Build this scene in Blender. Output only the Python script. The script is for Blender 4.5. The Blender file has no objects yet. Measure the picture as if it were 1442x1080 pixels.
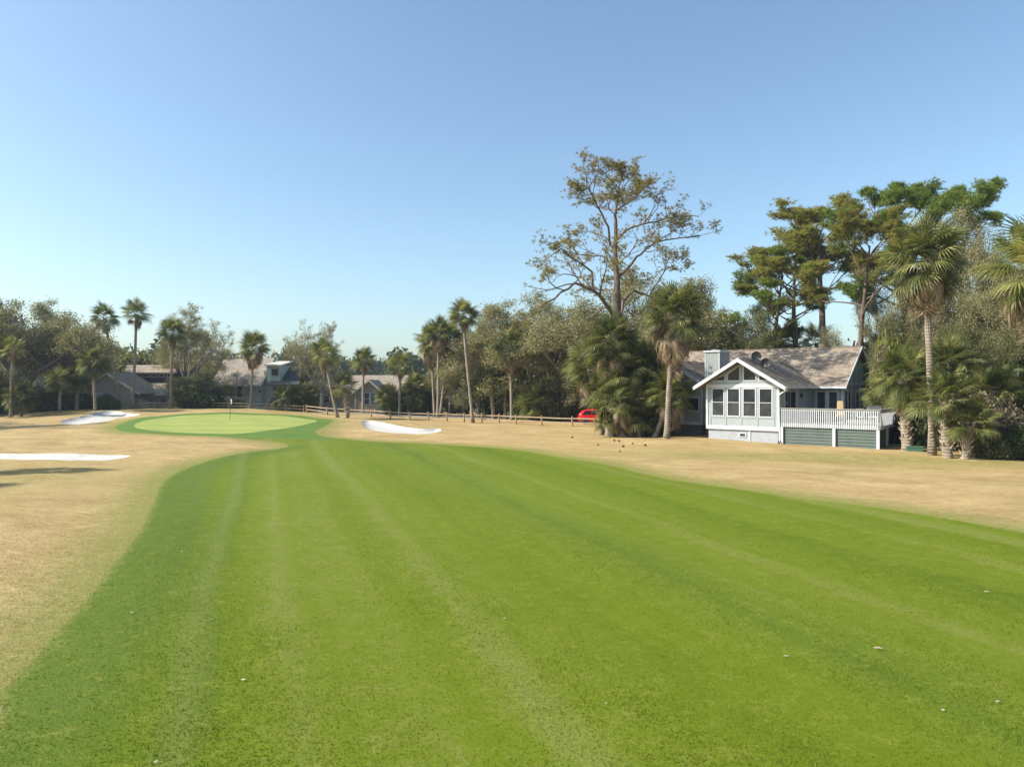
import bpy, math, random
import numpy as np
from mathutils import Vector, Matrix
from mathutils.geometry import delaunay_2d_cdt

SC = bpy.context.scene
COL = SC.collection
CAMH, FPX, HY, CX = 4.0, 1000.0, 543.0, 721.0
R = math.radians
SUN_AZ = R(9)          # sun to the left, slightly behind the camera
SUN_EL = R(38)

def X(px, d): return (px-CX)/FPX*d
def Z(py, d): return CAMH-(py-HY)*d/FPX

# ------------------------------------------------------------------ objects
def tag(o, label=None, cat=None, group=None, kind=None):
    if label: o['label'] = label
    if cat: o['category'] = cat
    if group: o['group'] = group
    if kind: o['kind'] = kind
    return o

def empty(name, loc, rz=0, label=None, cat=None, group=None):
    o = bpy.data.objects.new(name, None); COL.objects.link(o)
    o.location = loc; o.rotation_euler = (0, 0, rz); o.empty_display_size = .3
    return tag(o, label, cat, group)

def link(name, me, parent=None):
    o = bpy.data.objects.new(name, me); COL.objects.link(o); o.parent = parent
    return o

def npmesh(name, V, F, mat, smooth=False, rnd=None, attrs=None):
    """V (n,3) float, F (m,k) int with k = 3 or 4 (a list of such arrays is allowed)"""
    Fs = F if isinstance(F, list) else [F]
    Fs = [f for f in Fs if len(f)]
    me = bpy.data.meshes.new(name)
    V = np.asarray(V, dtype=np.float32)
    me.vertices.add(len(V)); me.vertices.foreach_set('co', V.ravel())
    loops = np.concatenate([np.asarray(f, dtype=np.int32).ravel() for f in Fs])
    tot = np.concatenate([np.full(len(f), len(f[0]), dtype=np.int32) for f in Fs])
    start = np.concatenate([[0], np.cumsum(tot)[:-1]]).astype(np.int32)
    me.loops.add(len(loops)); me.loops.foreach_set('vertex_index', loops)
    me.polygons.add(len(tot)); me.polygons.foreach_set('loop_start', start)
    me.polygons.foreach_set('loop_total', tot)
    me.update(calc_edges=True); me.validate()
    if smooth: me.polygons.foreach_set('use_smooth', np.ones(len(me.polygons), dtype=bool))
    if rnd is not None and len(rnd) == len(me.polygons):
        a = me.attributes.new('rnd', 'FLOAT', 'FACE'); a.data.foreach_set('value', np.asarray(rnd, dtype=np.float32))
    for k, v in (attrs or {}).items():
        a = me.attributes.new(k, 'FLOAT', 'POINT'); a.data.foreach_set('value', np.asarray(v, dtype=np.float32))
    me.materials.append(mat)
    return me

class MB:
    def __init__(s): s.v = []; s.f = []
    def add(s, vs, fs):
        b = len(s.v); s.v += [tuple(v) for v in vs]; s.f += [tuple(b+i for i in f) for f in fs]
    def box(s, x0, x1, y0, y1, z0, z1):
        s.add([(x0,y0,z0),(x1,y0,z0),(x1,y1,z0),(x0,y1,z0),(x0,y0,z1),(x1,y0,z1),(x1,y1,z1),(x0,y1,z1)],
              [(0,3,2,1),(4,5,6,7),(0,1,5,4),(1,2,6,5),(2,3,7,6),(3,0,4,7)]); return s
    def obox(s, p, ax, n, a0, a1, t0, t1, z0, z1):
        """box on a wall: a along ax, t along the outward normal n, z up"""
        p, ax, n = Vector(p), Vector(ax), Vector(n); up = Vector((0,0,1))
        q = [p+ax*a+n*t+up*z for z in (z0, z1) for a, t in ((a0,t0),(a1,t0),(a1,t1),(a0,t1))]
        s.add(q, [(0,3,2,1),(4,5,6,7),(0,1,5,4),(1,2,6,5),(2,3,7,6),(3,0,4,7)]); return s
    def beam(s, a, b, w, h, up=(0,0,1)):
        a, b = Vector(a), Vector(b); d = (b-a).normalized(); u = Vector(up)
        sd = d.cross(u).normalized(); u = sd.cross(d).normalized()
        q = [c+sd*i*w/2+u*j*h/2 for c in (a, b) for i, j in ((-1,-1),(1,-1),(1,1),(-1,1))]
        s.add(q, [(0,3,2,1),(4,5,6,7),(0,1,5,4),(1,2,6,5),(2,3,7,6),(3,0,4,7)]); return s
    def extrude(s, poly, vec):
        """closed prism: polygon (3D points) pushed along vec"""
        n = len(poly); vec = Vector(vec); a = [Vector(p) for p in poly]; b = [p+vec for p in a]
        s.add(a+b, [tuple(range(n))[::-1], tuple(range(n, 2*n))]+[(i, (i+1) % n, n+(i+1) % n, n+i) for i in range(n)]); return s
    def tube(s, pts, rad, n=8, cap=True):
        P = [Vector(p) for p in pts]
        if not hasattr(rad, '__len__'): rad = [rad]*len(P)
        b = len(s.v); ref = Vector((.31, .17, .93))
        for i, p in enumerate(P):
            d = (P[min(i+1, len(P)-1)]-P[max(i-1, 0)]).normalized()
            e1 = d.cross(ref)
            if e1.length < .1: e1 = d.cross(Vector((1,0,0)))
            e1.normalize(); e2 = d.cross(e1)
            for k in range(n):
                a = 2*math.pi*k/n; s.v.append(tuple(p+(e1*math.cos(a)+e2*math.sin(a))*rad[i]))
        for i in range(len(P)-1):
            for k in range(n):
                s.f.append((b+i*n+k, b+i*n+(k+1) % n, b+(i+1)*n+(k+1) % n, b+(i+1)*n+k))
        if cap:
            s.f.append(tuple(b+k for k in range(n))[::-1]); s.f.append(tuple(b+(len(P)-1)*n+k for k in range(n)))
        return s
    def lathe(s, c, prof, n=16, axis='Z'):
        b = len(s.v); c = Vector(c)
        for r, z in prof:
            for k in range(n):
                a = 2*math.pi*k/n; q = Vector((r*math.cos(a), r*math.sin(a), z))
                if axis == 'Y': q = Vector((q.x, q.z, q.y))
                if axis == 'X': q = Vector((q.z, q.x, q.y))
                s.v.append(tuple(c+q))
        for i in range(len(prof)-1):
            for k in range(n): s.f.append((b+i*n+k, b+i*n+(k+1) % n, b+(i+1)*n+(k+1) % n, b+(i+1)*n+k))
        s.f.append(tuple(b+k for k in range(n))[::-1]); s.f.append(tuple(b+(len(prof)-1)*n+k for k in range(n)))
        return s
    def mesh(s, name, mat, smooth=False, bevel=0):
        me = bpy.data.meshes.new(name); me.from_pydata(s.v, [], s.f); me.update()
        me.materials.append(mat)
        if smooth: me.polygons.foreach_set('use_smooth', [True]*len(me.polygons))
        return me
    def build(s, name, mat, parent=None, smooth=False, bevel=0):
        o = link(name, s.mesh(name, mat, smooth), parent)
        if bevel:
            m = o.modifiers.new('bevel', 'BEVEL'); m.width = bevel; m.segments = 2; m.limit_method = 'ANGLE'
        return o

def copy_tree(o, parent=None):
    c = o.copy(); COL.objects.link(c); c.parent = parent
    for ch in list(o.children): copy_tree(ch, c)
    return c

# ------------------------------------------------------------------ materials
class NT:
    def __init__(s, name):
        s.m = bpy.data.materials.new(name); s.m.use_nodes = True; s.t = s.m.node_tree
        s.n = s.t.nodes; s.bsdf = s.n['Principled BSDF']; s.out = s.n['Material Output']
    def new(s, typ, **kw):
        n = s.n.new(typ)
        for k, v in kw.items():
            if k.startswith('i_'):
                key = k[2:]; key = int(key) if key.isdigit() else key.replace('_', ' ')
                s.set(n.inputs[key], v)
            else: setattr(n, k, v)
        return n
    def set(s, sock, v):
        if isinstance(v, bpy.types.NodeSocket): s.t.links.new(v, sock)
        elif isinstance(v, (tuple, list)) and len(v) == 3 and sock.type == 'RGBA': sock.default_value = (*v, 1)
        else: sock.default_value = v
    def coord(s, k='Object'): return s.new('ShaderNodeTexCoord').outputs[k]
    def geo(s): return s.new('ShaderNodeNewGeometry').outputs['Position']
    def mapping(s, vec, scale=(1,1,1), rot=(0,0,0), loc=(0,0,0)):
        n = s.new('ShaderNodeMapping'); s.set(n.inputs['Vector'], vec)
        n.inputs['Scale'].default_value = scale; n.inputs['Rotation'].default_value = rot; n.inputs['Location'].default_value = loc
        return n.outputs[0]
    def noise(s, vec, scale, detail=3, rough=.55, out='Fac', dist=0):
        n = s.new('ShaderNodeTexNoise'); s.set(n.inputs['Vector'], vec)
        n.inputs['Scale'].default_value = scale; n.inputs['Detail'].default_value = detail
        n.inputs['Roughness'].default_value = rough; n.inputs['Distortion'].default_value = dist
        return n.outputs[out]
    def noise1(s, w, scale, detail=2):
        n = s.new('ShaderNodeTexNoise', noise_dimensions='1D'); s.set(n.inputs['W'], w)
        n.inputs['Scale'].default_value = scale; n.inputs['Detail'].default_value = detail
        return n.outputs['Fac']
    def ramp(s, fac, stops, interp='LINEAR'):
        n = s.new('ShaderNodeValToRGB'); s.set(n.inputs[0], fac); cr = n.color_ramp; cr.interpolation = interp
        while len(cr.elements) < len(stops): cr.elements.new(.5)
        for e, (p, c) in zip(cr.elements, stops):
            e.position = p; e.color = (*c, 1) if hasattr(c, '__len__') else (c, c, c, 1)
        return n.outputs[0]
    def mix(s, fac, a, b, mode='MIX'):
        n = s.new('ShaderNodeMix', data_type='RGBA', blend_type=mode)
        s.set(n.inputs[0], fac); s.set(n.inputs[6], a); s.set(n.inputs[7], b); return n.outputs[2]
    def math(s, op, a, b=0, c=0, clamp=False):
        n = s.new('ShaderNodeMath', operation=op, use_clamp=clamp)
        s.set(n.inputs[0], a); s.set(n.inputs[1], b); s.set(n.inputs[2], c); return n.outputs[0]
    def rng(s, v, a, b, c=0, d=1):
        n = s.new('ShaderNodeMapRange', interpolation_type='SMOOTHSTEP'); s.set(n.inputs[0], v)
        for i, q in enumerate((a, b, c, d)): n.inputs[i+1].default_value = q
        return n.outputs[0]
    def attr(s, name): return s.new('ShaderNodeAttribute', attribute_name=name).outputs['Fac']
    def bump(s, h, strength=.5, dist=.02):
        n = s.new('ShaderNodeBump'); s.set(n.inputs['Height'], h)
        n.inputs['Strength'].default_value = strength; n.inputs['Distance'].default_value = dist
        s.set(s.bsdf.inputs['Normal'], n.outputs[0])
    def fin(s, color, rough=.8, spec=.3, metal=0):
        s.set(s.bsdf.inputs['Base Color'], color); s.set(s.bsdf.inputs['Roughness'], rough)
        s.bsdf.inputs['Specular IOR Level'].default_value = spec; s.bsdf.inputs['Metallic'].default_value = metal
        return s.m

def leaf_mat(name, cols, trans=.35, spec=.25, rough=.55):
    """leaf faces: tint per face (rnd), per tree, and light passing through"""
    t = NT(name); r = t.attr('rnd'); n = len(cols)
    c = t.ramp(r, [(i/(n-1), q) for i, q in enumerate(cols)])
    oi = t.new('ShaderNodeObjectInfo').outputs['Random']
    big = t.noise(t.geo(), .9, 2)
    v = t.math('ADD', t.math('MULTIPLY', oi, .25), t.math('MULTIPLY', big, .7))
    c = t.mix(1, c, t.ramp(v, [(.15, (.72, .72, .74)), (.85, (1.28, 1.25, 1.12))]), 'MULTIPLY')
    t.fin(c, rough, spec)
    tr = t.new('ShaderNodeBsdfTranslucent'); t.set(tr.inputs[0], t.mix(1, c, (1.0, 1.05, .6), 'MULTIPLY'))
    ms = t.new('ShaderNodeMixShader'); ms.inputs[0].default_value = trans
    t.set(ms.inputs[1], t.bsdf.outputs[0]); t.set(ms.inputs[2], tr.outputs[0]); t.set(t.out.inputs[0], ms.outputs[0])
    return t.m

def bark_mat(name, a, b, sc=6, stretch=(1,1,.25), bump=.6, moss=None):
    t = NT(name); p = t.mapping(t.geo(), stretch)
    n = t.noise(p, sc, 5, .65)
    c = t.ramp(n, [(.3, a), (.7, b)])
    if moss: c = t.mix(t.rng(t.noise(t.geo(), 1.2, 3), .5, .65), c, moss)
    t.bump(n, bump, .05); return t.fin(c, .9, .15)

def palm_bark():
    t = NT('palm_bark'); g = t.geo(); s = t.new('ShaderNodeSeparateXYZ'); t.set(s.inputs[0], g)
    w = t.new('ShaderNodeTexWave', wave_type='BANDS', bands_direction='Z'); t.set(w.inputs['Vector'], g)
    w.inputs['Scale'].default_value = 1.8; w.inputs['Distortion'].default_value = 3; w.inputs['Detail'].default_value = 3
    n = t.noise(t.mapping(g, (1,1,.3)), 5, 5)
    c = t.ramp(n, [(.25, (.17,.14,.105)), (.55, (.30,.255,.20)), (.8, (.40,.36,.30))])
    c = t.mix(t.math('MULTIPLY', w.outputs['Fac'], .35), c, (.14,.11,.085))
    t.bump(w.outputs['Fac'], .6, .04); return t.fin(c, .9, .15)

def paint(name, col, rough=.55, dirt=.25, var=.12, groove=None):
    t = NT(name); g = t.coord(); n = t.noise(g, 1.6, 5, .65); n2 = t.noise(t.mapping(g, (9,9,.8)), 1.5, 3)
    d = tuple(c*(1-dirt) for c in col)
    c = t.mix(t.rng(n, .45, .75, 0, .8), col, d)
    c = t.mix(t.math('MULTIPLY', n2, var), c, tuple(x*.72 for x in col))
    if groove:
        s = t.new('ShaderNodeSeparateXYZ'); t.set(s.inputs[0], g)
        a = t.math('ADD', s.outputs[0], s.outputs[1]) if groove > 0 else s.outputs[2]
        f = t.math('FRACT', t.math('DIVIDE', a, abs(groove)))
        h = t.rng(f, .0, .09, 0, 1) if groove > 0 else f
        t.bump(h, .8, .025)
    return t.fin(c, rough, .3)

def shingle(name, cols, row=.14):
    t = NT(name); g = t.coord(); s = t.new('ShaderNodeSeparateXYZ'); t.set(s.inputs[0], g)
    br = t.new('ShaderNodeTexBrick'); 
    cmb = t.new('ShaderNodeCombineXYZ'); t.set(cmb.inputs[0], t.math('ADD', s.outputs[0], s.outputs[1])); t.set(cmb.inputs[1], s.outputs[2])
    t.set(br.inputs['Vector'], cmb.outputs[0]); br.offset = .37
    for k, v in (('Color1', (0,0,0,1)), ('Color2', (1,1,1,1)), ('Mortar', (.35,.35,.35,1))): br.inputs[k].default_value = v
    br.inputs['Scale'].default_value = 1; br.inputs['Brick Width'].default_value = .33; br.inputs['Row Height'].default_value = row*.55
    br.inputs['Mortar Size'].default_value = .004; br.inputs['Bias'].default_value = 0
    n = t.noise(g, .7, 4, .6)
    f = t.math('ADD', t.math('MULTIPLY', br.outputs[0], .45), t.math('MULTIPLY', t.noise(g, 14, 3), .35)); f = t.math('ADD', f, t.math('MULTIPLY', n, .3))
    c = t.ramp(f, [(.2, cols[0]), (.5, cols[1]), (.85, cols[2])])
    fr = t.math('FRACT', t.math('DIVIDE', s.outputs[2], row*.55))
    t.bump(fr, .7, .02); return t.fin(c, .9, .2)

def plain(name, col, rough=.6, spec=.3, metal=0, var=.15, sc=8):
    t = NT(name); n = t.noise(t.coord(), sc, 4)
    return t.fin(t.mix(t.math('MULTIPLY', n, var*2), col, tuple(c*.6 for c in col)), rough, spec, metal)

def glass_mat(name, tint=(.018,.022,.026), rough=.04):
    t = NT(name); n = t.noise(t.coord(), 1.4, 3)
    c = t.mix(t.rng(n, .42, .62), tint, tuple(q*1.6+.002 for q in tint))
    return t.fin(c, rough, .18)

M = {}
M['oak_leaf'] = leaf_mat('oak_leaf', [(.15,.145,.08), (.23,.22,.115), (.33,.305,.17), (.42,.385,.25)], .38, .2)
M['oak_dark'] = leaf_mat('oak_dark', [(.09,.10,.045), (.14,.15,.065), (.19,.20,.09), (.27,.265,.14)], .35, .2)
M['pine_leaf'] = leaf_mat('pine_leaf', [(.14,.165,.04), (.22,.235,.055), (.31,.28,.08), (.36,.29,.12)], .45, .15)
M['pine_green'] = leaf_mat('pine_green', [(.11,.18,.035), (.18,.245,.05), (.27,.30,.075)], .45, .15)
M['pine_brown'] = leaf_mat('pine_brown', [(.15,.165,.045), (.24,.21,.07), (.31,.25,.09), (.37,.27,.13)], .4, .15)
M['palm_leaf'] = leaf_mat('palm_leaf', [(.075,.095,.03), (.13,.15,.045), (.235,.24,.085), (.48,.43,.23)], .35, .22, .5)
M['palm_yellow'] = leaf_mat('palm_yellow', [(.11,.14,.035), (.17,.19,.05), (.26,.265,.085), (.44,.40,.20)], .4, .2, .5)
M['palm_dead'] = leaf_mat('palm_dead', [(.15,.11,.075), (.24,.18,.12), (.33,.25,.17), (.40,.32,.23)], .15, .2, .7)
M['shrub_dark'] = leaf_mat('shrub_dark', [(.04,.065,.022), (.08,.11,.035), (.16,.18,.07)], .3, .25, .5)
M['shrub_olive'] = leaf_mat('shrub_olive', [(.12,.12,.055), (.17,.165,.075), (.23,.21,.11)], .25, .3)
M['shrub_lime'] = leaf_mat('shrub_lime', [(.14,.18,.03), (.20,.235,.04), (.27,.28,.06)], .4, .3)
M['shrub_twiggy'] = leaf_mat('shrub_twiggy', [(.10,.085,.055), (.18,.155,.10), (.30,.25,.17)], .2, .3)
M['far_leaf'] = leaf_mat('far_leaf', [(.06,.085,.035), (.09,.115,.045), (.13,.15,.06)], .25, .2)
M['oak_bark'] = bark_mat('oak_bark', (.11,.095,.08), (.27,.245,.215), 5, moss=(.20,.19,.15))
M['pine_bark'] = bark_mat('pine_bark', (.08,.06,.047), (.21,.16,.125), 7)
M['deadwood'] = bark_mat('deadwood', (.24,.21,.18), (.42,.38,.33), 7)
M['palm_bark'] = palm_bark()
M['boot'] = bark_mat('palm_boot', (.20,.15,.10), (.42,.34,.25), 9, bump=.3)
M['white'] = paint('white_paint', (.54,.565,.595), .5, .2)
M['pale_wall'] = paint('pale_green_siding', (.32,.36,.35), .6, .22, .2, .30)
M['pale_panel'] = paint('pale_green_panel', (.33,.375,.385), .55, .2)
M['foundation'] = paint('pale_block_foundation', (.36,.385,.41), .75, .25)
M['dark_foundation'] = paint('grey_block_foundation', (.16,.155,.16), .8, .25)
M['skirt_green'] = paint('green_clapboard', (.09,.118,.10), .6, .25)
M['deck_wood'] = paint('weathered_deck_boards', (.30,.28,.25), .8, .25, .3)
M['shingles'] = shingle('brown_grey_shingles', [(.11,.085,.064), (.225,.18,.138), (.34,.285,.225)])
M['shingles_tan'] = shingle('tan_shingles', [(.16,.13,.10), (.27,.225,.175), (.36,.31,.25)])
M['shingles_mauve'] = shingle('mauve_grey_shingles', [(.20,.17,.135), (.285,.245,.20), (.37,.325,.265)])
M['shingles_dark'] = shingle('charcoal_shingles', [(.035,.037,.045), (.055,.058,.07), (.085,.088,.10)])
M['tan_wall'] = paint('tan_board_siding', (.38,.325,.255), .7, .25, .2, .4)
M['taupe_wall'] = paint('taupe_board_siding', (.33,.285,.235), .7, .25, .2, .4)
M['sage_wall'] = paint('sage_board_siding', (.42,.415,.34), .7, .2, .2, .4)
M['sage_trim'] = paint('sage_trim', (.38,.44,.39), .6, .2)
M['cream'] = paint('cream_trim', (.55,.52,.45), .6, .2)
M['glass'] = glass_mat('window_glass')
M['glass_screen'] = glass_mat('window_screen', (.035,.037,.040), .35)
M['glass_blue'] = glass_mat('window_glass_blinds', (.04,.055,.065), .08)
M['blind'] = plain('window_blind', (.35,.37,.37), .6)
M['black'] = plain('black_mesh', (.02,.02,.022), .45, .4)
M['dish'] = plain('dish_grey', (.06,.06,.065), .5)
M['galv'] = plain('galvanised_metal', (.45,.46,.47), .4, .5, .7)
M['split_rail'] = bark_mat('split_rail_wood', (.27,.19,.115), (.47,.37,.25), 8, (1,1,1), .4)
M['post_wood'] = bark_mat('post_wood', (.22,.14,.075), (.38,.26,.14), 9, (1,1,.3), .4)
M['fence_brown'] = bark_mat('brown_fence_boards', (.14,.09,.05), (.27,.18,.10), 9, (1,1,.2), .3)
M['wicker'] = plain('tan_cushion', (.55,.40,.22), .8)
M['green_box'] = plain('green_plastic', (.07,.16,.11), .5, .4)
M['car_red'] = plain('red_car_paint', (.62,.008,.012), .25, .6, 0, .05)
M['car_glass'] = glass_mat('car_glass', (.01,.012,.014), .03)
M['tyre'] = plain('tyre_rubber', (.02,.02,.02), .85)
M['chrome'] = plain('alloy', (.5,.5,.5), .3, .5, .8)
M['lamp_red'] = plain('tail_lamp', (.35,.01,.01), .2)
M['flag'] = plain('white_flag_cloth', (.82,.82,.82), .7, .2, 0, .05)
M['stone'] = plain('pale_stone', (.52,.50,.46), .85, .2, 0, .3, 3)
M['fallen'] = plain('bleached_leaf', (.50,.43,.34), .8, .2, 0, .3, 30)
M['cone'] = plain('pine_cone', (.10,.065,.045), .85)
M['white_metal'] = plain('white_metal', (.75,.76,.78), .4)
M['flower_white'] = plain('white_flower', (.8,.8,.78), .6)

def asphalt():
    t = NT('asphalt'); g = t.geo(); n = t.noise(g, 40, 3); b = t.noise(g, .5, 4)
    c = t.mix(t.math('MULTIPLY', b, .8), (.16,.155,.15), (.24,.235,.225)); c = t.mix(t.math('MULTIPLY', n, .3), c, (.09,.09,.09))
    t.bump(n, .3, .01); return t.fin(c, .9, .2)
def sand():
    t = NT('bunker_sand'); g = t.geo(); n = t.noise(g, 2.2, 5, .6); f = t.noise(g, 45, 2)
    c = t.ramp(n, [(.3, (.42,.405,.37)), (.7, (.56,.545,.51))]); t.bump(t.math('ADD', n, t.math('MULTIPLY', f, .25)), .5, .06)
    return t.fin(c, .95, .1)
M['asphalt'] = asphalt(); M['sand'] = sand()

def rough_mat():
    t = NT('dormant_rough_grass'); g = t.geo(); sdf = t.attr('sdf'); gr = t.attr('greening')
    warp = t.mapping(g, (1, 1, 1), (0, 0, R(28)))
    n1 = t.noise(t.mapping(warp, (.35, .6, 1)), .8, 6, .68, dist=.8)
    n2 = t.noise(t.mapping(warp, (1, 2.2, 1)), 2.2, 4, .65)
    n3 = t.noise(g, 16, 4, .7); n4 = t.noise(g, 60, 2, .7)
    v = t.math('ADD', t.math('MULTIPLY', n1, .5), t.math('MULTIPLY', n2, .28)); v = t.math('ADD', v, t.math('MULTIPLY', n3, .22))
    c = t.ramp(v, [(.34, (.29,.20,.085)), (.45, (.40,.285,.13)), (.55, (.50,.37,.18)), (.68, (.62,.48,.27))])
    # new growth creeping out of the mown turf and in weak streaks through the rough
    e = t.math('ADD', sdf, t.math('MULTIPLY', t.math('SUBTRACT', n2, .5), 2.6))
    e = t.math('ADD', e, t.math('MULTIPLY', t.math('SUBTRACT', n3, .5), 1.8))
    k = t.rng(e, .0, 2.6, .85, 0)
    patch = t.rng(t.math('ADD', t.math('MULTIPLY', t.noise(t.mapping(warp, (.12,.5,1)), .9, 4), .75), t.math('MULTIPLY', n3, .25)), .55, .66, 0, .24)
    k = t.math('MAXIMUM', k, patch)
    k = t.math('MAXIMUM', k, t.math('MULTIPLY', gr, t.rng(t.math('ADD', n2, t.math('MULTIPLY', n3, .4)), .58, .8, 0, .75)))
    c = t.mix(k, c, t.ramp(n3, [(.3, (.16,.19,.04)), (.7, (.28,.28,.075))]))
    edge = t.rng(t.math('ADD', sdf, t.math('MULTIPLY', t.math('SUBTRACT', n3, .5), .35)), .0, .12, 1, 0)
    c = t.mix(t.math('MULTIPLY', edge, .55), c, (.17,.20,.04))
    c = t.mix(t.rng(n4, .35, .6, .45, 0), c, t.mix(1, c, (.55,.52,.45), 'MULTIPLY'))
    n5 = t.noise(t.mapping(g, (1.1, 3.0, 1), (0,0,R(28))), 4.2, 5, .8)
    c = t.mix(t.rng(n5, .36, .55, .5, 0), c, t.mix(1, c, (.68,.66,.58), 'MULTIPLY'))
    c = t.mix(t.rng(n5, .53, .68, 0, .5), c, t.mix(1, c, (1.25,1.27,1.35), 'MULTIPLY'))
    t.bump(t.math('ADD', t.math('MULTIPLY', n3, .6), t.math('MULTIPLY', n4, .4)), .8, .06)
    return t.fin(c, .95, .1)

def fairway_mat():
    t = NT('fairway_turf'); g = t.geo(); sdl = t.attr('sdl'); far = t.attr('far')
    n1 = t.noise(t.mapping(g, (.5, .35, 1)), .5, 4, .6); n2 = t.noise(g, 2.4, 4, .65); n3 = t.noise(g, 13, 3, .7); n4 = t.noise(g, 55, 2, .7)
    sp_ = t.new('ShaderNodeSeparateXYZ'); t.set(sp_.inputs[0], g); u_ = t.math('ADD', t.math('MULTIPLY', sp_.outputs[0], .944), t.math('MULTIPLY', sp_.outputs[1], .331))
    w = t.math('ADD', u_, t.math('MULTIPLY', t.math('SUBTRACT', n1, .5), 1.1)); w = t.math('ADD', w, t.math('MULTIPLY', n2, .25))
    s1 = t.noise1(w, .42, 1); s2 = t.noise1(t.math('ADD', w, 31.7), 1.7, 2)
    v = t.math('ADD', t.math('MULTIPLY', s1, .48), t.math('MULTIPLY', s2, .16)); v = t.math('ADD', v, t.math('MULTIPLY', n1, .20)); v = t.math('ADD', v, t.math('MULTIPLY', n2, .16))
    c = t.ramp(v, [(.36, (0.090,0.133,0.004)), (.46, (0.116,0.159,0.005)), (.54, (0.133,0.172,0.010)), (.64, (0.172,0.198,0.039))])
    # cooler, denser first cut beside the left edge
    band = t.rng(t.math('ADD', sdl, t.math('MULTIPLY', n2, .6)), 1.3, 2.6, 1, 0)
    c = t.mix(t.math('MULTIPLY', band, .6), c, (.072,.125,.018))
    thin = t.rng(t.math('ABSOLUTE', t.math('SUBTRACT', w, -.9)), .0, .45, .45, 0); c = t.mix(thin, c, (0.172,0.206,0.052))
    cool = t.rng(t.math('ABSOLUTE', t.math('SUBTRACT', w, 8.3)), .0, 1.6, .18, 0); c = t.mix(cool, c, (0.112,0.163,0.039))
    yel = t.rng(t.math('ADD', t.math('MULTIPLY', n2, .5), t.math('MULTIPLY', n3, .5)), .52, .64, 0, .6)
    c = t.mix(yel, c, (0.198,0.206,0.034))
    c = t.mix(t.rng(n4, .38, .58, .35, 0), c, t.mix(1, c, (.55,.62,.5), 'MULTIPLY'))
    c = t.mix(t.rng(n3, .30, .48, .28, 0), c, t.mix(1, c, (0.516,0.585,0.516), 'MULTIPLY'))
    n5 = t.noise(t.mapping(g, (1, 3.2, 1), (0,0,R(-19))), 4.5, 5, .78)
    c = t.mix(t.rng(n5, .36, .56, .22, 0), c, t.mix(1, c, (.66,.74,.6), 'MULTIPLY'))
    c = t.mix(t.rng(n5, .54, .70, 0, .45), c, t.mix(1, c, (1.45,1.25,1.6), 'MULTIPLY'))
    ed = t.math('ADD', t.attr('sdf'), t.math('MULTIPLY', t.math('SUBTRACT', n3, .5), .5)); ed = t.math('ADD', ed, t.math('MULTIPLY', t.math('SUBTRACT', n2, .5), .45))
    c = t.mix(t.rng(ed, -.22, .05, 0, .45), c, (0.224,0.224,0.060))
    t.bump(t.math('ADD', t.math('MULTIPLY', n3, .5), t.math('MULTIPLY', n4, .5)), .5, .03)
    return t.fin(c, .9, .15)

def green_mat(name, a, b, st):
    t = NT(name); g = t.geo(); n = t.noise(g, .8, 4); n3 = t.noise(g, 18, 3)
    s = t.new('ShaderNodeSeparateXYZ'); t.set(s.inputs[0], t.mapping(g, (1,1,1), (0,0,R(6))))
    w = t.math('FRACT', t.math('MULTIPLY', s.outputs[1], .28)); w = t.rng(t.math('ABSOLUTE', t.math('SUBTRACT', w, .5)), .2, .3, 0, st)
    v = t.math('ADD', t.math('ADD', t.math('MULTIPLY', n, .5), w), t.math('MULTIPLY', n3, .3))
    t.bump(n3, .2, .01); return t.fin(t.ramp(v, [(.25, a), (.75, b)]), .9, .15)

M['rough'] = rough_mat(); M['fairway'] = fairway_mat()
M['green'] = green_mat('putting_green_turf', (.225,.27,.06), (.30,.335,.095), .18)
M['collar'] = green_mat('collar_turf', (.075,.14,.022), (.115,.185,.033), .1)
t = NT('grass_blade'); r_ = t.attr('rnd')
M['blade'] = leaf_mat('grass_blade', [(.10,.145,.008), (.13,.175,.012), (.16,.20,.02), (.26,.26,.06)], .45, .05, .8)
M['straw'] = leaf_mat('straw_blade', [(.36,.26,.13), (.46,.34,.19), (.56,.44,.28), (.62,.52,.36)], .3, .15, .7)
bpy.data.materials.remove(t.m)

# ------------------------------------------------------------------ terrain
CP = []
def cp(px, py, d): CP.append((X(px, d), d, Z(py, d)))
for gx in range(-60, 61, 10):
    for gy in (-10, 0, 10, 20, 30, 38): CP.append((gx, gy, 0.0))
for a in [(300,611,55),(250,610,56),(350,610,55),(200,607,58),(400,603,59),(190,599,63),(323,591.5,66),(260,592,67),(390,592,66),(448,591,66),
          (330,580,78),(400,582,76),(240,584,74),(420,628,47),(500,618,53),(600,624,49.5),(700,630,46),(100,612,55),(20,612,56),(60,600,66),
          (110,597,68),(140,590,74),(150,578,83),(190,583,80),(90,592,73),(40,588,76),(0,590,76),(-80,592,76),(-80,612,58),
          (200,573.5,92),(300,573.5,92),(360,575,92),(240,574,100),(100,575,95),(430,582,88),(461,587,83),(523,588,82),(577,593.3,78),(629,594,77),
          (678,596.3,74),(727,599.6,70.5),(763,601,69),(806,602,68),(850,610,60),(510,593,67),(540,595,66),(515,605,60),(560,611,58),(600,605,62),(620,606,61),
          (560,618,53.5),(660,612,58),(750,612,58),(700,603,65),
          (995,615,49.5),(1097,624,46.6),(1240,631,43),(940,618,50),(1313,640,40),(1400,648,37),(1500,655,35.5),(860,612,56),(1060,640,41),(1200,655,36),(900,640,41)]: cp(*a)
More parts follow.
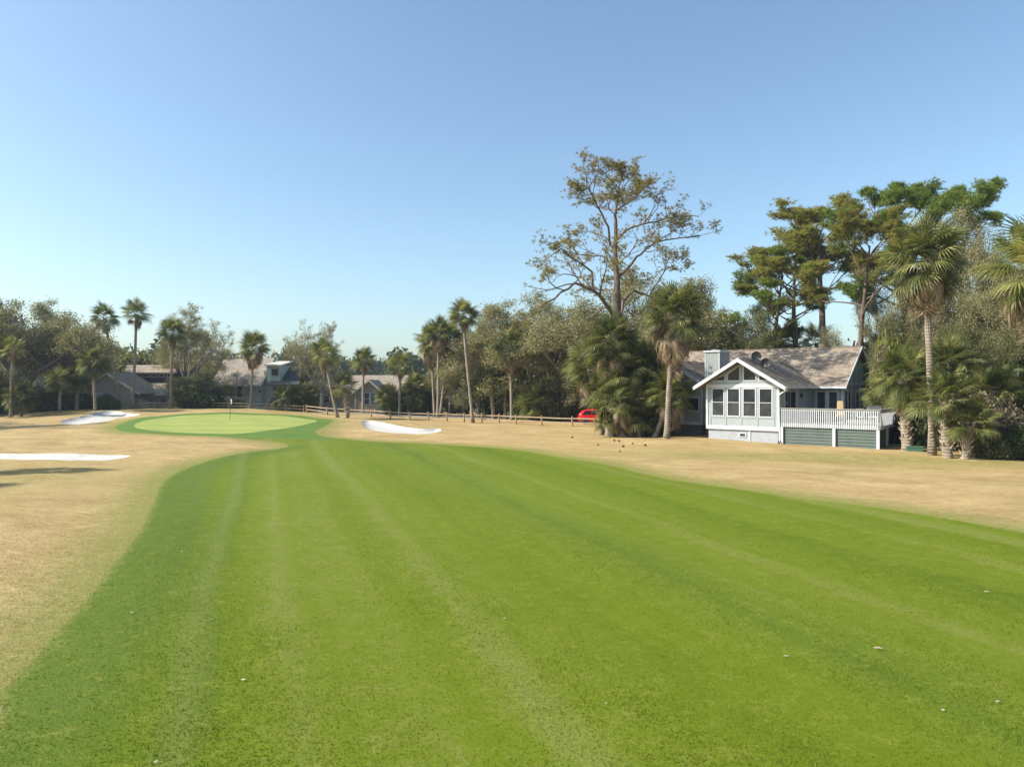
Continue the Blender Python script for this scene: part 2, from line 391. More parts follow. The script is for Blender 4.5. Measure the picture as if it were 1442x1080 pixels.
for x, y, z in [(20,60,.35),(30,55,.3),(28,70,.3),(10,70,.15),(0,90,.05),(12,90,.1),(-10,95,.1),(-20,100,.4),(-35,105,.7),(-50,100,.9),(-65,90,.9),(-70,70,.7),
                (-60,55,.3),(-60,45,.05),(40,45,.2),(45,60,.3),(0,110,0),(-30,120,.5),(-60,120,.8),(30,100,.2),(50,80,.3),(40,25,0)]: CP.append((x, y, z))
CPA = np.array(CP)
def terr(x, y):
    """smooth ground height (normalised Gaussian blend of surveyed spots)"""
    x = np.atleast_1d(np.asarray(x, float)); y = np.atleast_1d(np.asarray(y, float))
    out = np.empty_like(x)
    for i in range(0, len(x), 4000):
        dx = x[i:i+4000, None]-CPA[None, :, 0]; dy = y[i:i+4000, None]-CPA[None, :, 1]
        r2 = dx*dx+dy*dy
        w = np.exp(-r2/(2*3.4**2))+.02*np.exp(-r2/(2*12**2))+1e-7
        out[i:i+4000] = (w*CPA[None, :, 2]).sum(1)/w.sum(1)
    fade = np.clip((np.hypot(x, y-40)-110)/80, 0, 1)
    return out*(1-fade)
def tz(x, y): return float(terr(x, y)[0])
def ground_px(px, py):
    """the place on the ground that the photograph shows at this spot"""
    ds = np.concatenate([np.arange(5, 140, .25), np.arange(140, 600, 4)])
    if py-HY <= 1: return None
    zs = terr(X(px, ds), ds); ray = Z(py, ds)
    k = np.argmax(ray <= zs)
    if k == 0: return (X(px, ds[-1]), ds[-1])
    a, b = ray[k-1]-zs[k-1], ray[k]-zs[k]; d = ds[k-1]+(ds[k]-ds[k-1])*a/(a-b+1e-9)
    return (X(px, d), d)

def smooth_loop(pts, n=6):
    """Catmull-Rom through a closed loop"""
    P = np.array(pts, float); m = len(P); out = []
    for i in range(m):
        a, b, c, d = P[i-1], P[i], P[(i+1) % m], P[(i+2) % m]
        k = max(2, min(40, int(np.linalg.norm(c-b)/.45)))
        for j in range(k):
            t = j/k; out.append(.5*((2*b)+(-a+c)*t+(2*a-5*b+4*c-d)*t*t+(-a+3*b-3*c+d)*t**3))
    return np.array(out)

def inpoly(P, x, y):
    x = np.asarray(x, float); y = np.asarray(y, float); r = np.zeros(x.shape, bool)
    x1, y1 = P[:, 0], P[:, 1]; x2, y2 = np.roll(x1, -1), np.roll(y1, -1)
    for a, b, c, d in zip(x1, y1, x2, y2):
        if b == d: continue
        cond = ((b > y) != (d > y)) & (x < (c-a)*(y-b)/(d-b)+a); r ^= cond
    return r
def segdist(P, x, y, closed=True):
    x = np.asarray(x, float); y = np.asarray(y, float); best = np.full(x.shape, 1e9)
    Q = np.roll(P, -1, axis=0) if closed else P[1:]; PP = P if closed else P[:-1]
    for (a, b), (c, d) in zip(PP, Q):
        vx, vy = c-a, d-b; L = vx*vx+vy*vy+1e-12
        t = np.clip(((x-a)*vx+(y-b)*vy)/L, 0, 1); best = np.minimum(best, (x-a-t*vx)**2+(y-b-t*vy)**2)
    return np.sqrt(best)
def sd(P, x, y): return np.where(inpoly(P, x, y), -1, 1)*segdist(P, x, y)

LEFT = [(-160,1130),(0,977),(39,938),(87,884),(128,838),(165,792),(191,760),(205,737),(218,706),(233,677),(253,663),(286,651),(333,640.5),(366,635),(400,630)]
APRON = [(405,626.5),(392,622.5),(366,619.5),(316,615),(266,612.8),(200,610.5),(172,606.5),(164,600.5),(186,592),(233,584.6),(283,581.8),(323,581),(383,583),(433,587),(466,591.5),(460,598),(444,607),(452,614.5),(480,618)]
RIGHT = [(515,621),(580,624),(654,627.5),(700,631),(737,635),(779,641.5),(860,655.5),(950,675),(1100,697),(1250,717),(1442,751),(1620,784)]
def unp(l): return [ground_px(*p) for p in l]
left_pts = unp(LEFT); apron_pts = unp(APRON); right_pts = unp(RIGHT)
FAIR = smooth_loop([(-9.0,-12), (-8.2,-4)]+left_pts+apron_pts+right_pts+[(24,8),(24,-12)])
LEFT_LINE = smooth_loop([(-9.0,-12), (-8.2,-4)]+left_pts)[:-30]
LEFT_LINE = np.array([(-9.0,-12), (-8.2,-4)]+left_pts)
GREEN = smooth_loop(unp([(189,601),(196,595),(213,590.5),(250,586),(290,584),(323,583.3),(383,585),(425,588.5),(446,592.3),(433,597),(400,603),(350,608.8),(300,610.6),(250,609),(206,605.5)]))
SANDS = [smooth_loop(unp(p)) for p in (
    [(85,593.5),(100,589.5),(120,585.5),(138,581),(150,579),(165,579),(176,581),(188,583),(197,584),(185,587),(167,588.5),(158,592),(135,596.5),(110,598),(92,597)],
    [(-120,640),(-40,639.5),(60,640),(150,640.5),(184,641.5),(165,646),(130,649.5),(60,649),(0,647.5),(-120,646)],
    [(509,594.5),(513,593),(525.5,593.2),(546,597),(562,600.7),(578.5,603.6),(599,604.6),(617,603.7),(621.5,605.8),(615,609.5),(599,611.8),(570,611),(542,609.5),(521.5,606),(511,600.5)])]
ROAD = smooth_loop([(-70,101),(-45,97),(-30,92),(-18,88),(-6,84),(6,80.5),(16,78.5),(34,74),(60,66),(61.5,71),(35,79.5),(17,84),(7,86.5),(-5,90.5),(-17,95),(-29,98.5),(-45,103),(-70,107)])
YARD = smooth_loop([(-22,150),(-8,146),(3,150),(4,160),(-8,168),(-22,164)])
regions = {'fairway': FAIR, 'putting_green': GREEN, 'sand0': SANDS[0], 'sand1': SANDS[1], 'sand2': SANDS[2], 'road': ROAD, 'yard': YARD}

rs = np.random.RandomState(5)
pts = []; edges = []
for L in regions.values():
    b = len(pts)
    for i, p in enumerate(L): pts.append((p[0], p[1])); edges.append((b+i, b+(i+1) % len(L)))
def addgrid(x0, x1, y0, y1, s, skip=None):
    gx, gy = np.meshgrid(np.arange(x0, x1+.01, s), np.arange(y0, y1+.01, s)); gx = gx.ravel(); gy = gy.ravel()
    gx = gx+(rs.rand(len(gx))-.5)*s*.35; gy = gy+(rs.rand(len(gy))-.5)*s*.35
    k = np.ones(len(gx), bool)
    if skip is not None: k &= ~((gx > skip[0]-.3*s) & (gx < skip[1]+.3*s) & (gy > skip[2]-.3*s) & (gy < skip[3]+.3*s))
    pts.extend(zip(gx[k], gy[k]))
addgrid(-45, 45, 2, 96, 1.1)
addgrid(-120, 120, -30, 180, 5, (-45, 45, 2, 96))
addgrid(-640, 640, -60, 640, 60, (-120, 120, -30, 180))
for S in SANDS+[GREEN]:
    x0, y0 = S.min(0); x1, y1 = S.max(0); st = .4
    gx, gy = np.meshgrid(np.arange(x0, x1, st), np.arange(y0, y1, st)); gx = gx.ravel(); gy = gy.ravel()
    k = sd(S, gx, gy) < -.12; pts.extend(zip(gx[k], gy[k]))
res = delaunay_2d_cdt([Vector(p) for p in pts], edges, [], 0, 1e-4)
GV = np.array([(v.x, v.y) for v in res[0]]); GF = np.array([f for f in res[2] if len(f) == 3])
gz = terr(GV[:, 0], GV[:, 1])
near = (np.abs(GV[:, 0]) < 60) & (GV[:, 1] < 100)
gz += near*(.03*np.sin(GV[:, 0]*.55+1)*np.sin(GV[:, 1]*.43)+.018*np.sin(GV[:, 0]*1.3+GV[:, 1]*.7))
for i, S in enumerate(SANDS):
    s_ = sd(S, GV[:, 0], GV[:, 1]); depth = (.28, .22, .22)[i]
    gz -= depth*np.clip(-s_/.7, 0, 1)**.6
    gz += .10*np.exp(-((s_-.35)/.35)**2)*(s_ > -.02)
cen = GV[GF].mean(1)
reg = np.zeros(len(GF), int)
for i, (k, L) in enumerate(regions.items()): 
    ins = inpoly(L, cen[:, 0], cen[:, 1]); reg[ins] = i+1
# the collar is the part of the fairway loop round the green
gc = GREEN.mean(0); col_mask = (reg == 1) & (sd(GREEN, cen[:, 0], cen[:, 1]) < 60) & (cen[:, 1] > 51.5) & (cen[:, 0] < -13)
reg[col_mask] = 20
sdf_all = sd(FAIR, GV[:, 0], GV[:, 1])
sdl_all = segdist(LEFT_LINE, GV[:, 0], GV[:, 1], False)
gr_all = np.exp(-((GV[:, 0]-14-.0*GV[:, 1])/10)**2-((GV[:, 1]-(40-.25*(GV[:, 0]-14)))/3.0)**2)*1.0+np.exp(-((GV[:, 0]+24)/9)**2-((GV[:, 1]-30)/6)**2)*.8+ \
    (GV[:, 1] > 86)*.6+np.exp(-((GV[:, 0]-25)/12)**2-((GV[:, 1]-36+.3*(GV[:, 0]-25))/3)**2)*.9
def ground_obj(name, ids, mat, label=None):
    F = GF[np.isin(reg, ids)]; used = np.unique(F); mp = np.zeros(len(GV), int); mp[used] = np.arange(len(used))
    V = np.column_stack([GV[used], gz[used]])
    o = link(name, npmesh(name, V, mp[F], M[mat], True, None, {'sdf': sdf_all[used], 'sdl': sdl_all[used], 'greening': gr_all[used], 'far': GV[used, 1]}))
    o['kind'] = 'structure'; 
    if label: o['label'] = label
    return o
ground_obj('ground', [0], 'rough', 'dormant straw coloured grass rough around the fairway')
ground_obj('fairway', [1], 'fairway', 'bright green mown fairway with mowing stripes')
ground_obj('green_collar', [20], 'collar', 'darker green mown collar around the putting green')
ground_obj('putting_green', [2], 'green', 'pale yellow green putting surface')
for i, l in enumerate(('white sand bunker on the mound left of the putting green', 'flat strip of white sand at the left edge of the rough', 'white sand bunker right of the putting green in front of the rail fence')):
    ground_obj('sand_bunker', [3+i], 'sand', l)
ground_obj('road', [6], 'asphalt', 'grey asphalt cart road behind the rail fence')
ground_obj('sandy_yard', [7], 'sand', 'pale sandy clearing far behind the road')

# ------------------------------------------------------------------ grass blades close to the camera
def blades(name, n, fn, mat, label, h, w, seed):
    r = np.random.RandomState(seed)
    y = 5.5+(r.rand(n)**1.6)*26; x = (r.rand(n)*2-1)*(y*.78+1)
    k = fn(x, y); x, y = x[k], y[k]; n = len(x); z = terr(x, y)+.03*np.sin(x*.55+1)*np.sin(y*.43)+.018*np.sin(x*1.3+y*.7)-.004
    a = r.rand(n)*6.283; hh = h*(.5+r.rand(n))*np.clip((32-y)/16, .15, 1); ww = w*(.6+.8*r.rand(n))
    lean = r.normal(0, .9, (n, 2))*hh[:, None]
    b = np.column_stack([x, y, z]); dx = np.column_stack([np.cos(a)*ww, np.sin(a)*ww, np.zeros(n)])
    tip = b+np.column_stack([lean, hh])
    V = np.stack([b-dx, b+dx, tip], 1).reshape(-1, 3); F = np.arange(3*n).reshape(-1, 3)
    o = link(name, npmesh(name, V, F, M[mat], False, r.rand(n)))
    return tag(o, label, 'grass', None, 'stuff')
blades('grass', 300000, lambda x, y: inpoly(FAIR, x, y), 'blade', 'short mown grass blades of the near fairway', .022, .006, 1)
blades('dry_grass', 160000, lambda x, y: (~inpoly(FAIR, x, y)) & (x < 0), 'straw', 'dry straw grass blades of the rough at lower left', .03, .008, 2)

# ------------------------------------------------------------------ trees
class Tree:
    def __init__(s, seed): s.r = np.random.RandomState(seed); s.V = []; s.F = []; s.n = 0; s.tips = []
    def tube(s, P, rad, n):
        P = np.asarray(P); m = len(P); d = np.gradient(P, axis=0); d /= np.linalg.norm(d, axis=1)[:, None]+1e-9
        ref = np.array([.31, .17, .93]); e1 = np.cross(d, ref); l = np.linalg.norm(e1, axis=1)
        e1[l < .15] = np.cross(d[l < .15], [1, 0, 0]); e1 /= np.linalg.norm(e1, axis=1)[:, None]; e2 = np.cross(d, e1)
        a = np.arange(n)*2*np.pi/n
        ring = P[:, None]+(e1[:, None]*np.cos(a)[None, :, None]+e2[:, None]*np.sin(a)[None, :, None])*np.asarray(rad)[:, None, None]
        i = np.arange(m-1)[:, None]*n; k = np.arange(n)[None]; k2 = (k+1) % n
        F = np.stack([i+k, i+k2, i+n+k2, i+n+k], -1).reshape(-1, 4)
        s.V.append(ring.reshape(-1, 3)); s.F.append(F+s.n); s.n += m*n
    def path(s, p, d, L, seg, wob, trop):
        P = [np.array(p, float)]; d = np.array(d, float); d /= np.linalg.norm(d)
        for i in range(seg):
            d = d+s.r.normal(0, wob, 3); d[2] += trop; d /= np.linalg.norm(d); P.append(P[-1]+d*L/seg)
        return np.array(P)
    def grow(s, p, d, L, r, lvl, maxl, kw):
        seg = kw['seg'][min(lvl, len(kw['seg'])-1)]
        P = s.path(p, d, L, seg, kw['wob'], kw['trop'][min(lvl, len(kw['trop'])-1)])
        s.limb(P, r, lvl, maxl, kw, L)
    def limb(s, P, r, lvl, maxl, kw, L=None):
        if L is None: L = np.linalg.norm(np.diff(P, axis=0), axis=1).sum()
        m = len(P); end = .28 if lvl < maxl else .4
        rad = r*np.linspace(1, end, m); s.tube(P, rad, (8, 6, 5, 4, 3, 3)[min(lvl, 5)])
        if lvl >= maxl:
            for t in np.linspace(kw.get('tip0', .45), 1, kw.get('tipn', 3)): s.tips.append(s.at(P, t)[0])
            return
        nc = kw['kids'][min(lvl, len(kw['kids'])-1)]
        for j in range(nc):
            t = kw['start'][min(lvl, 3)]+(1-kw['start'][min(lvl, 3)])*(j+s.r.rand()*.9)/nc; t = min(t, 1)
            q, dd = s.at(P, t)
            ax = s.r.normal(0, 1, 3); ax -= dd*ax.dot(dd); ax /= np.linalg.norm(ax)+1e-9
            ax[2] += kw.get('lift', .25); ax *= 1
            ang = R(kw['ang'][0]+s.r.rand()*(kw['ang'][1]-kw['ang'][0]))*(1-.35*(t > .92))
            cd = dd*math.cos(ang)+ax*math.sin(ang)
            if kw.get('flat'): cd[2] *= kw['flat']
            cl = L*kw['ratio']*(1.15-.55*t)*(.75+.5*s.r.rand())
            cl = max(cl, kw.get('minl', .35))
            s.grow(q, cd, cl, max(r*(1-(1-end)*t)*.62, .012), lvl+1, maxl, kw)
    def at(s, P, t):
        f = t*(len(P)-1); i = min(int(f), len(P)-2); u = f-i
        d = P[i+1]-P[i]; return P[i]*(1-u)+P[i+1]*u, d/(np.linalg.norm(d)+1e-9)
    def wood(s, name, mat): return npmesh(name, np.concatenate(s.V), np.concatenate(s.F), mat, True)

def leaves(r, tips, per, spread, size, mat, name, up=.0, zs=.7):
    T = np.asarray(tips); n = len(T)*per
    C = np.repeat(T, per, 0)+r.normal(0, 1, (n, 3))*np.array([spread, spread, spread*zs])
    a = r.normal(0, 1, (n, 3)); a[:, 2] += up; a /= np.linalg.norm(a, axis=1)[:, None]
    b = np.cross(a, r.normal(0, 1, (n, 3))); b /= np.linalg.norm(b, axis=1)[:, None]+1e-9
    sz = size*(.55+.9*r.rand(n))[:, None]
    bend = np.cross(a, b)*sz*.18
    V = np.stack([C-a*sz*.5, C+b*sz*.3+bend, C+a*sz*.5, C-b*sz*.3+bend], 1).reshape(-1, 3)
    clump = np.repeat(r.rand(len(T)), per)
    return npmesh(name, V, np.arange(4*n).reshape(-1, 4), mat, False, np.clip(clump*.65+r.rand(n)*.4, 0, 1))

def tufts(r, tips, per, spread, L, nn, mat, name, w=.016, zs=.5):
    T = np.asarray(tips); m = len(T)*per
    C = np.repeat(T, per, 0)+r.normal(0, 1, (m, 3))*np.array([spread, spread, spread*zs])
    n = m*nn; B = np.repeat(C, nn, 0); a = r.normal(0, 1, (n, 3)); a[:, 2] = a[:, 2]*.8+.35; a /= np.linalg.norm(a, axis=1)[:, None]
    b = np.cross(a, r.normal(0, 1, (n, 3))); b /= np.linalg.norm(b, axis=1)[:, None]+1e-9
    l = L*(.6+.6*r.rand(n))[:, None]
    V = np.stack([B-b*w, B+b*w, B+a*l], 1).reshape(-1, 3)
    tw = np.repeat(np.clip(np.repeat(r.rand(len(T)), per)*.6+r.rand(m)*.4, 0, 1), nn)
    return npmesh(name, V, np.arange(3*n).reshape(-1, 3), mat, False, tw)

OAK = dict(seg=[5,6,6,5,4], wob=.20, trop=[.03,.0,.02,.05,.05], kids=[5,5,5,5], start=[.5,.25,.2,.2], ang=(28,72), ratio=.62, lift=.35, tipn=3)
def oak(seed, H=12, sp=1.0, per=26, size=.135, bare=False, lean=0, leafmat='oak_leaf', trunkh=.24):
    t = Tree(seed); r = t.r; th = H*trunkh
    P = t.path((0,0,-.3), (lean, r.normal(0,.1), 1), th, 5, .09, 0); rb = H*.030
    t.tube(P, rb*np.array([1.45,1.1,1,.95,.92,.9]), 9)
    n = 6; top = P[-1]
    for i in range(n):
        a = 2*math.pi*(i+r.rand()*.6)/n; el = R(22+r.rand()*38) if i % 3 else R(62+r.rand()*18)
        d = (math.cos(a)*math.cos(el)*sp, math.sin(a)*math.cos(el)*sp, math.sin(el))
        k = dict(OAK)
        if bare: k['wob'] = .27
        t.grow(top-np.array([0,0,.25*r.rand()*th]), d, H*(.46+.16*r.rand()), rb*.6, 1, 4, k)
    T = np.array(t.tips)
    if bare: T = T[r.rand(len(T)) < .45]
    f = H/T[:, 2].max() if len(T) else 1
    wm = t.wood('trunk', M['oak_bark']); cm = leaves(r, T, per, .30 if not bare else .18, size, M[leafmat], 'crown')
    return wm, cm, T[:, 2].max(), np.percentile(np.abs(T[:, 0]), 96)

PINE = dict(seg=[6,6,5,4], wob=.16, trop=[.02,.05,.08,.1], kids=[6,5,5], start=[.3,.5,.45,.3], ang=(22,52), ratio=.46, lift=.35, tipn=2, tip0=.7)
def pine(seed, H=18, first=.5, width=4.5, mat='pine_leaf', nl=11, per=2, dome=True):
    t = Tree(seed); r = t.r
    P = t.path((0,0,-.3), (r.normal(0,.04), r.normal(0,.04), 1), H*.95, 10, .035, .02); rb = H*.017
    t.tube(P, rb*np.linspace(1.15, .22, 11), 9)
    for i in range(nl):
        tt = first+(1-first)*(i+r.rand()*.6)/nl; q, _ = t.at(P, min(tt, .99)); a = i*2.4+r.rand()*.7
        prof = math.sin(math.pi*min(1, .25+.75*((tt-first)/(1-first))))*.55+.5 if dome else 1
        L = width*prof*(.75+.5*r.rand()); el = R(8+45*((tt-first)/(1-first))+r.rand()*12)
        t.grow(q, (math.cos(a)*math.cos(el), math.sin(a)*math.cos(el), math.sin(el)), L, rb*.42*(1.15-.6*tt), 1, 3, PINE)
    T = np.array(t.tips)
    return t.wood('trunk', M['pine_bark']), tufts(r, T, per*4, .24, .30, 13, M[mat], 'crown', .020, .42), T[:, 2].max(), np.percentile(np.abs(T[:, 0]), 97)

def shrub_mesh(seed, rx, rz, n, size, mat, loose=.25):
    r = np.random.RandomState(seed); k = 26
    c = r.normal(0, 1, (k, 3)); c /= np.linalg.norm(c, axis=1)[:, None]; c *= (.35+.5*r.rand(k))[:, None]; c[:, 2] = np.abs(c[:, 2])
    C = c*np.array([rx, rx, rz])+np.array([0, 0, rz*.12]); T = []
    for q in C:
        m = n//k; d = r.normal(0, 1, (m, 3)); d /= np.linalg.norm(d, axis=1)[:, None]
        T.append(q+d*((.55+.5*r.rand(m))*rx*(.25+.15*r.rand()))[:, None])
    T = np.concatenate(T); T = T[T[:, 2] > .02]
    return leaves(r, T, 3, loose*.5, size, M[mat], 'foliage')
def stems_mesh(seed, rx, rz, mat='oak_bark'):
    t = Tree(seed); r = t.r
    for i in range(9):
        a = r.rand()*6.283; t.grow((math.cos(a)*.15*rx, math.sin(a)*.15*rx, -.1), (math.cos(a)*.7*rx, math.sin(a)*.7*rx, rz*1.1), rz*.85, .05, 2, 3, OAK)
    return t.wood('stem', M[mat])

# --- palms
def frond(r, L_pet, Rf, nl, droop, fold, spreadA=R(118)):
    """fan leaf along +X, up +Z; returns verts, quads, tris"""
    V = []; Q = []; Tn = []
    def strip(p0, p1, p2, p3, w0, w1, w2):
        b = len(V)
        d = p1-p0; s = np.cross(d, [0,0,1.0]); s /= np.linalg.norm(s)+1e-9
        V.extend([p0-s*w0, p0+s*w0, p1-s*w1, p1+s*w1, p2-s*w2, p2+s*w2, p3])
        Q.extend([(b, b+1, b+3, b+2), (b+2, b+3, b+5, b+4)]); Tn.append((b+4, b+5, b+6))
    # petiole, arching
    A = [np.array([L_pet*t, 0, -droop*.18*L_pet*t*t]) for t in (0, .5, 1)]
    strip(A[0], A[1], A[2], A[2]+np.array([Rf*.28, 0, -.06*Rf]), .028, .02, .016)
    base = A[2]
    for k in range(nl):
        th = (k/(nl-1)*2-1)*spreadA; l = Rf*(.62+.38*math.cos(th*.55))*(.92+.16*r.rand())
        b0 = base+np.array([Rf*.25*max(0, 1-abs(th)/1.6), 0, -.05*Rf*max(0, 1-abs(th)/1.6)])
        dr = droop*(.8+.5*r.rand())
        def pt(u): 
            x = math.cos(th)*l*u; y = math.sin(th)*l*u*(1-fold*.45*u); z = -dr*l*u*u*.55+fold*abs(math.sin(th))*l*u*.42*(1-u*.6)
            return b0+np.array([x*(1-.12*dr*u), y*(1-.10*dr*u), z])
        strip(b0, pt(.4), pt(.75), pt(1.0)+np.array([0, 0, -dr*.10]), .014, .036, .022)
    return np.array(V), np.array(Q), np.array(Tn)
FR = np.random.RandomState(11)
LIVE = [frond(FR, 1.05, 1.15, 25, .32+.28*i, .35) for i in range(3)]
DEADF = [frond(FR, .95, 1.0, 17, 1.0+.3*i, 1.1, R(75)) for i in range(3)]
def assemble(r, temps, specs, mat, name, rndrange=(0, 1)):
    """specs: (azimuth, elevation, roll, scale, z offset)"""
    VV = []; QQ = []; TT = []; n = 0; rq = []; rt = []
    for (az, el, roll, sc, zo, off) in specs:
        V, Q, Tn = temps[r.randint(len(temps))]
        m = Matrix.Rotation(az, 3, 'Z') @ Matrix.Rotation(-el, 3, 'Y') @ Matrix.Rotation(roll, 3, 'X'); m = np.array(m)
        W = (V*sc) @ m.T
        # gravity: outer parts of low and level leaves hang further
        rad = np.hypot(W[:, 0], W[:, 1]); W[:, 2] -= .06*(rad/1.6)**2*sc*(1 if el < R(55) else .3)
        W = W+np.array([math.cos(az)*off, math.sin(az)*off, zo])
        VV.append(W); QQ.append(Q+n); TT.append(Tn+n); n += len(V)
        q = r.rand()**1.4*.8; rq.append(np.clip(q+r.normal(0, .2, len(Q)), 0, 1)); rt.append(np.clip(q+r.normal(0, .2, len(Tn)), 0, 1))
    return npmesh(name, np.concatenate(VV), [np.concatenate(QQ), np.concatenate(TT)], mat, False, np.concatenate(rq+rt))
def crown_mesh(seed, n=46, low=-28, mat='palm_leaf'):
    r = np.random.RandomState(seed); S = []
    for i in range(n):
        u = (i+.5)/n; el = R(82-(82-low)*u**.8+r.normal(0, 5)); S.append((i*2.399+r.normal(0,.25), el+R(r.normal(0, 7)), r.normal(0,.5), .74+.36*r.rand(), .45*(1-u)+r.normal(0,.05), .10))
    return assemble(r, LIVE, S, M[mat], 'crown')
def dead_mesh(seed, n=26, depth=.9, lowel=-84, hi=-40):
    r = np.random.RandomState(seed); S = []
    for i in range(n):
        u = (i+.5)/n; S.append((i*2.399+r.normal(0,.3), R(hi+(lowel-hi)*min(1, u*1.15)+r.normal(0, 5)), r.normal(0,.4), .72+.3*r.rand(), -.05-depth*u, .14))
    return assemble(r, DEADF, S, M['palm_dead'], 'dead_fronds')
CR = {('palm_leaf', 0): crown_mesh(1, 62, -34), ('palm_leaf', 1): crown_mesh(2, 46, -20), ('palm_leaf', 2): crown_mesh(3, 76, -46),
      ('palm_yellow', 0): crown_mesh(4, 40, -25, 'palm_yellow'), ('palm_yellow', 1): crown_mesh(7, 34, -15, 'palm_yellow')}
DE = [dead_mesh(5, 12, .35, -80, -45), dead_mesh(6, 44, 1.0, -84, -22), dead_mesh(8, 80, 1.6, -84, -8)]
POS = []
def palm(px, d, cpx, cpy, s, label, skirt=0, var=0, mat='palm_leaf', boots=False, rad=.17, bend=.0, group='sabal palms around the golf hole', dy=0, name='palm_tree', py=None):
    x, y = X(px, d), d
    if py is not None: x, y = ground_px(px, py); d = y
    z0 = tz(x, y)-.08; top = Vector((X(cpx, d+dy)-x, dy, Z(cpy, d+dy)-z0))
    root = empty(name, (x, y, z0), 0, label, 'palm tree', group)
    mb = MB(); n = 14; P = []; rr = []; h = top.z; r = random.Random(int(px*7+d))
    for i in range(n+1):
        u = i/n; f = u+bend*math.sin(math.pi*u)
        P.append((top.x*f+math.sin(u*5+px)*.03, top.y*u, h*u)); rr.append(rad*(1.35 if i == 0 else 1.12 if i == 1 else 1-.12*u)*(1+.05*math.sin(i*2.3+px)))
    mb.tube(P, rr, 12); mb.build('trunk', M['palm_bark'], root, True)
    # old leaf bases: a short tuft of boots under the crown, all along a young trunk
    b = MB(); lo = .12 if boots else max(.0, 1-(.75 if skirt else .5)/max(h, 1)); k = int((1-lo)*h/.075)+4
    for i in range(k):
        u = lo+(1-lo)*i/k; f = u+bend*math.sin(math.pi*u); c = Vector((top.x*f, top.y*u, h*u)); a = i*2.399+r.random()*.3
        o = Vector((math.cos(a), math.sin(a), 0)); t_ = Vector((-o.y, o.x, 0)); R0 = rad*.86; e = (.13+.07*r.random())*(1.1 if boots else .9)
        q = c+o*R0
        b.add([q-t_*.06, q+t_*.06, q+t_*.05+Vector((0,0,.16)), q-t_*.05+Vector((0,0,.16)), q+o*e*.7-t_*.035+Vector((0,0,.16)), q+o*e*.7+t_*.035+Vector((0,0,.16)), q+o*e+t_*.025+Vector((0,0,.30)), q+o*e-t_*.025+Vector((0,0,.30))],
              [(0,1,5,4),(4,5,6,7),(3,2,6,7),(0,4,7,3),(1,2,6,5)])
    b.build('leaf_base', M['boot'], root)
    c = link('crown', CR[(mat, var)], root); c.location = top; c.scale = (s, s, s); c.rotation_euler = (0, 0, r.random()*6.28)
    if skirt >= 0:
        dd = link('dead_fronds', DE[skirt], root); dd.location = top; dd.scale = (s*.92, s*.92, s); dd.rotation_euler = (0, 0, r.random()*6.28)
    POS.append((x, y)); return root

PL = palm
PL(15, 79, 18, 492, .65, 'short yellowish palm at the far left edge in front of dark shrubs', 0, 1, 'palm_yellow')
PL(169, 90, 147, 448, .86, 'tall palm leaning left over the gabled tan house', 0, 1, bend=-.04)
PL(187, 90, 192, 443, .84, 'tallest straight palm in front of the tan house', 0, 1)
PL(134, 84, 132, 512, .9, 'short dark palm among the shrubs left of the leaning palm', 0, 2)
PL(108, 87, 110, 535, .8, 'low dark palm beside the far left bunker, under the oak', -1, 2)
PL(84, 85, 86, 540, .8, 'lowest dark palm between the leaning oak trunk and the left bunker', -1, 0)
PL(240, 90, 243, 470, .88, 'palm with pale trunk against the oak right of the tan house', 0, 0)
PL(352, 91, 357, 492, .98, 'palm with brown skirt in front of the mauve roofed house', 1, 0)
PL(476, 79, 457, 500, .80, 'curved palm with yellowish head at the left end of the rail fence', 0, 0, 'palm_yellow', bend=.06)
PL(489, 79, 485, 546, .72, 'short thick palm beside the curved palm by the rail fence', -1, 1, boots=True, rad=.22)
PL(511, 89, 512, 509, .78, 'slender palm left of the paired house windows', 0, 1)
PL(563, 90, 563, 516, .78, 'slender palm right of the gabled house with paired windows', 0, 1, 'palm_yellow')
PL(612, 86, 608, 482, 1.0, 'leftmost palm of the shaggy trio behind the rail fence', 2, 2)
PL(620, 87, 632, 478, .95, 'rightmost palm of the shaggy trio behind the rail fence', 2, 0)
PL(616, 84, 618, 470, .9, 'middle and tallest palm of the shaggy trio behind the rail fence', 1, 1)
PL(666, 75, 653, 446, .78, 'tall slim curved palm rising directly from the rail fence', 0, 0, bend=.09)
PL(633, 92, 634, 540, .8, 'small palm just right of the shaggy trio', -1, 1)
PL(721, 78, 718, 494, .98, 'palm with brown skirt behind the middle of the rail fence', 1, 0)
PL(696, 83, 690, 545, .9, 'left stout palm of the pair with leaning trunks behind the fence', -1, 1, rad=.24)
PL(711, 83, 713, 542, .9, 'right stout palm of the pair with leaning trunks behind the fence', -1, 0, rad=.24)
PL(675, 88, 672, 552, .8, 'dark low palm left of the pair of stout leaning trunks', -1, 2)
PL(752, 78, 752, 568, 1.0, 'bushy trunkless palm behind the fence, right of the skirted palm', -1, 2, boots=True)
PL(770, 80, 774, 560, .9, 'bushy low palm nearest the grey wall behind the fence', -1, 0, boots=True)
PL(418, 93, 420, 562, .95, 'bushy low palm in front of the dark charcoal roof', -1, 2, 'palm_leaf')
PL(396, 92, 398, 564, .85, 'low yellowish palm at the foot of the outside stairs', -1, 0, 'palm_yellow')
PL(440, 95, 440, 558, .8, 'low palm under the bare forked oak', -1, 1)
PL(548, 91, 546, 560, .85, 'bushy palm against the right wall of the gabled house', -1, 2)
PL(580, 93, 585, 545, .85, 'palm hiding the roof of the rightmost tan house', -1, 2)
PL(575, 92, 574, 563, .8, 'low palm right of the slender yellowish palm', -1, 1)
PL(30, 80, 30, 560, .9, 'dark palmetto at the foot of the leftmost oak', -1, 2)
PL(252, 94, 252, 562, .7, 'small bright palmetto at the foot of the pale trunked palm', -1, 1, 'palm_yellow')
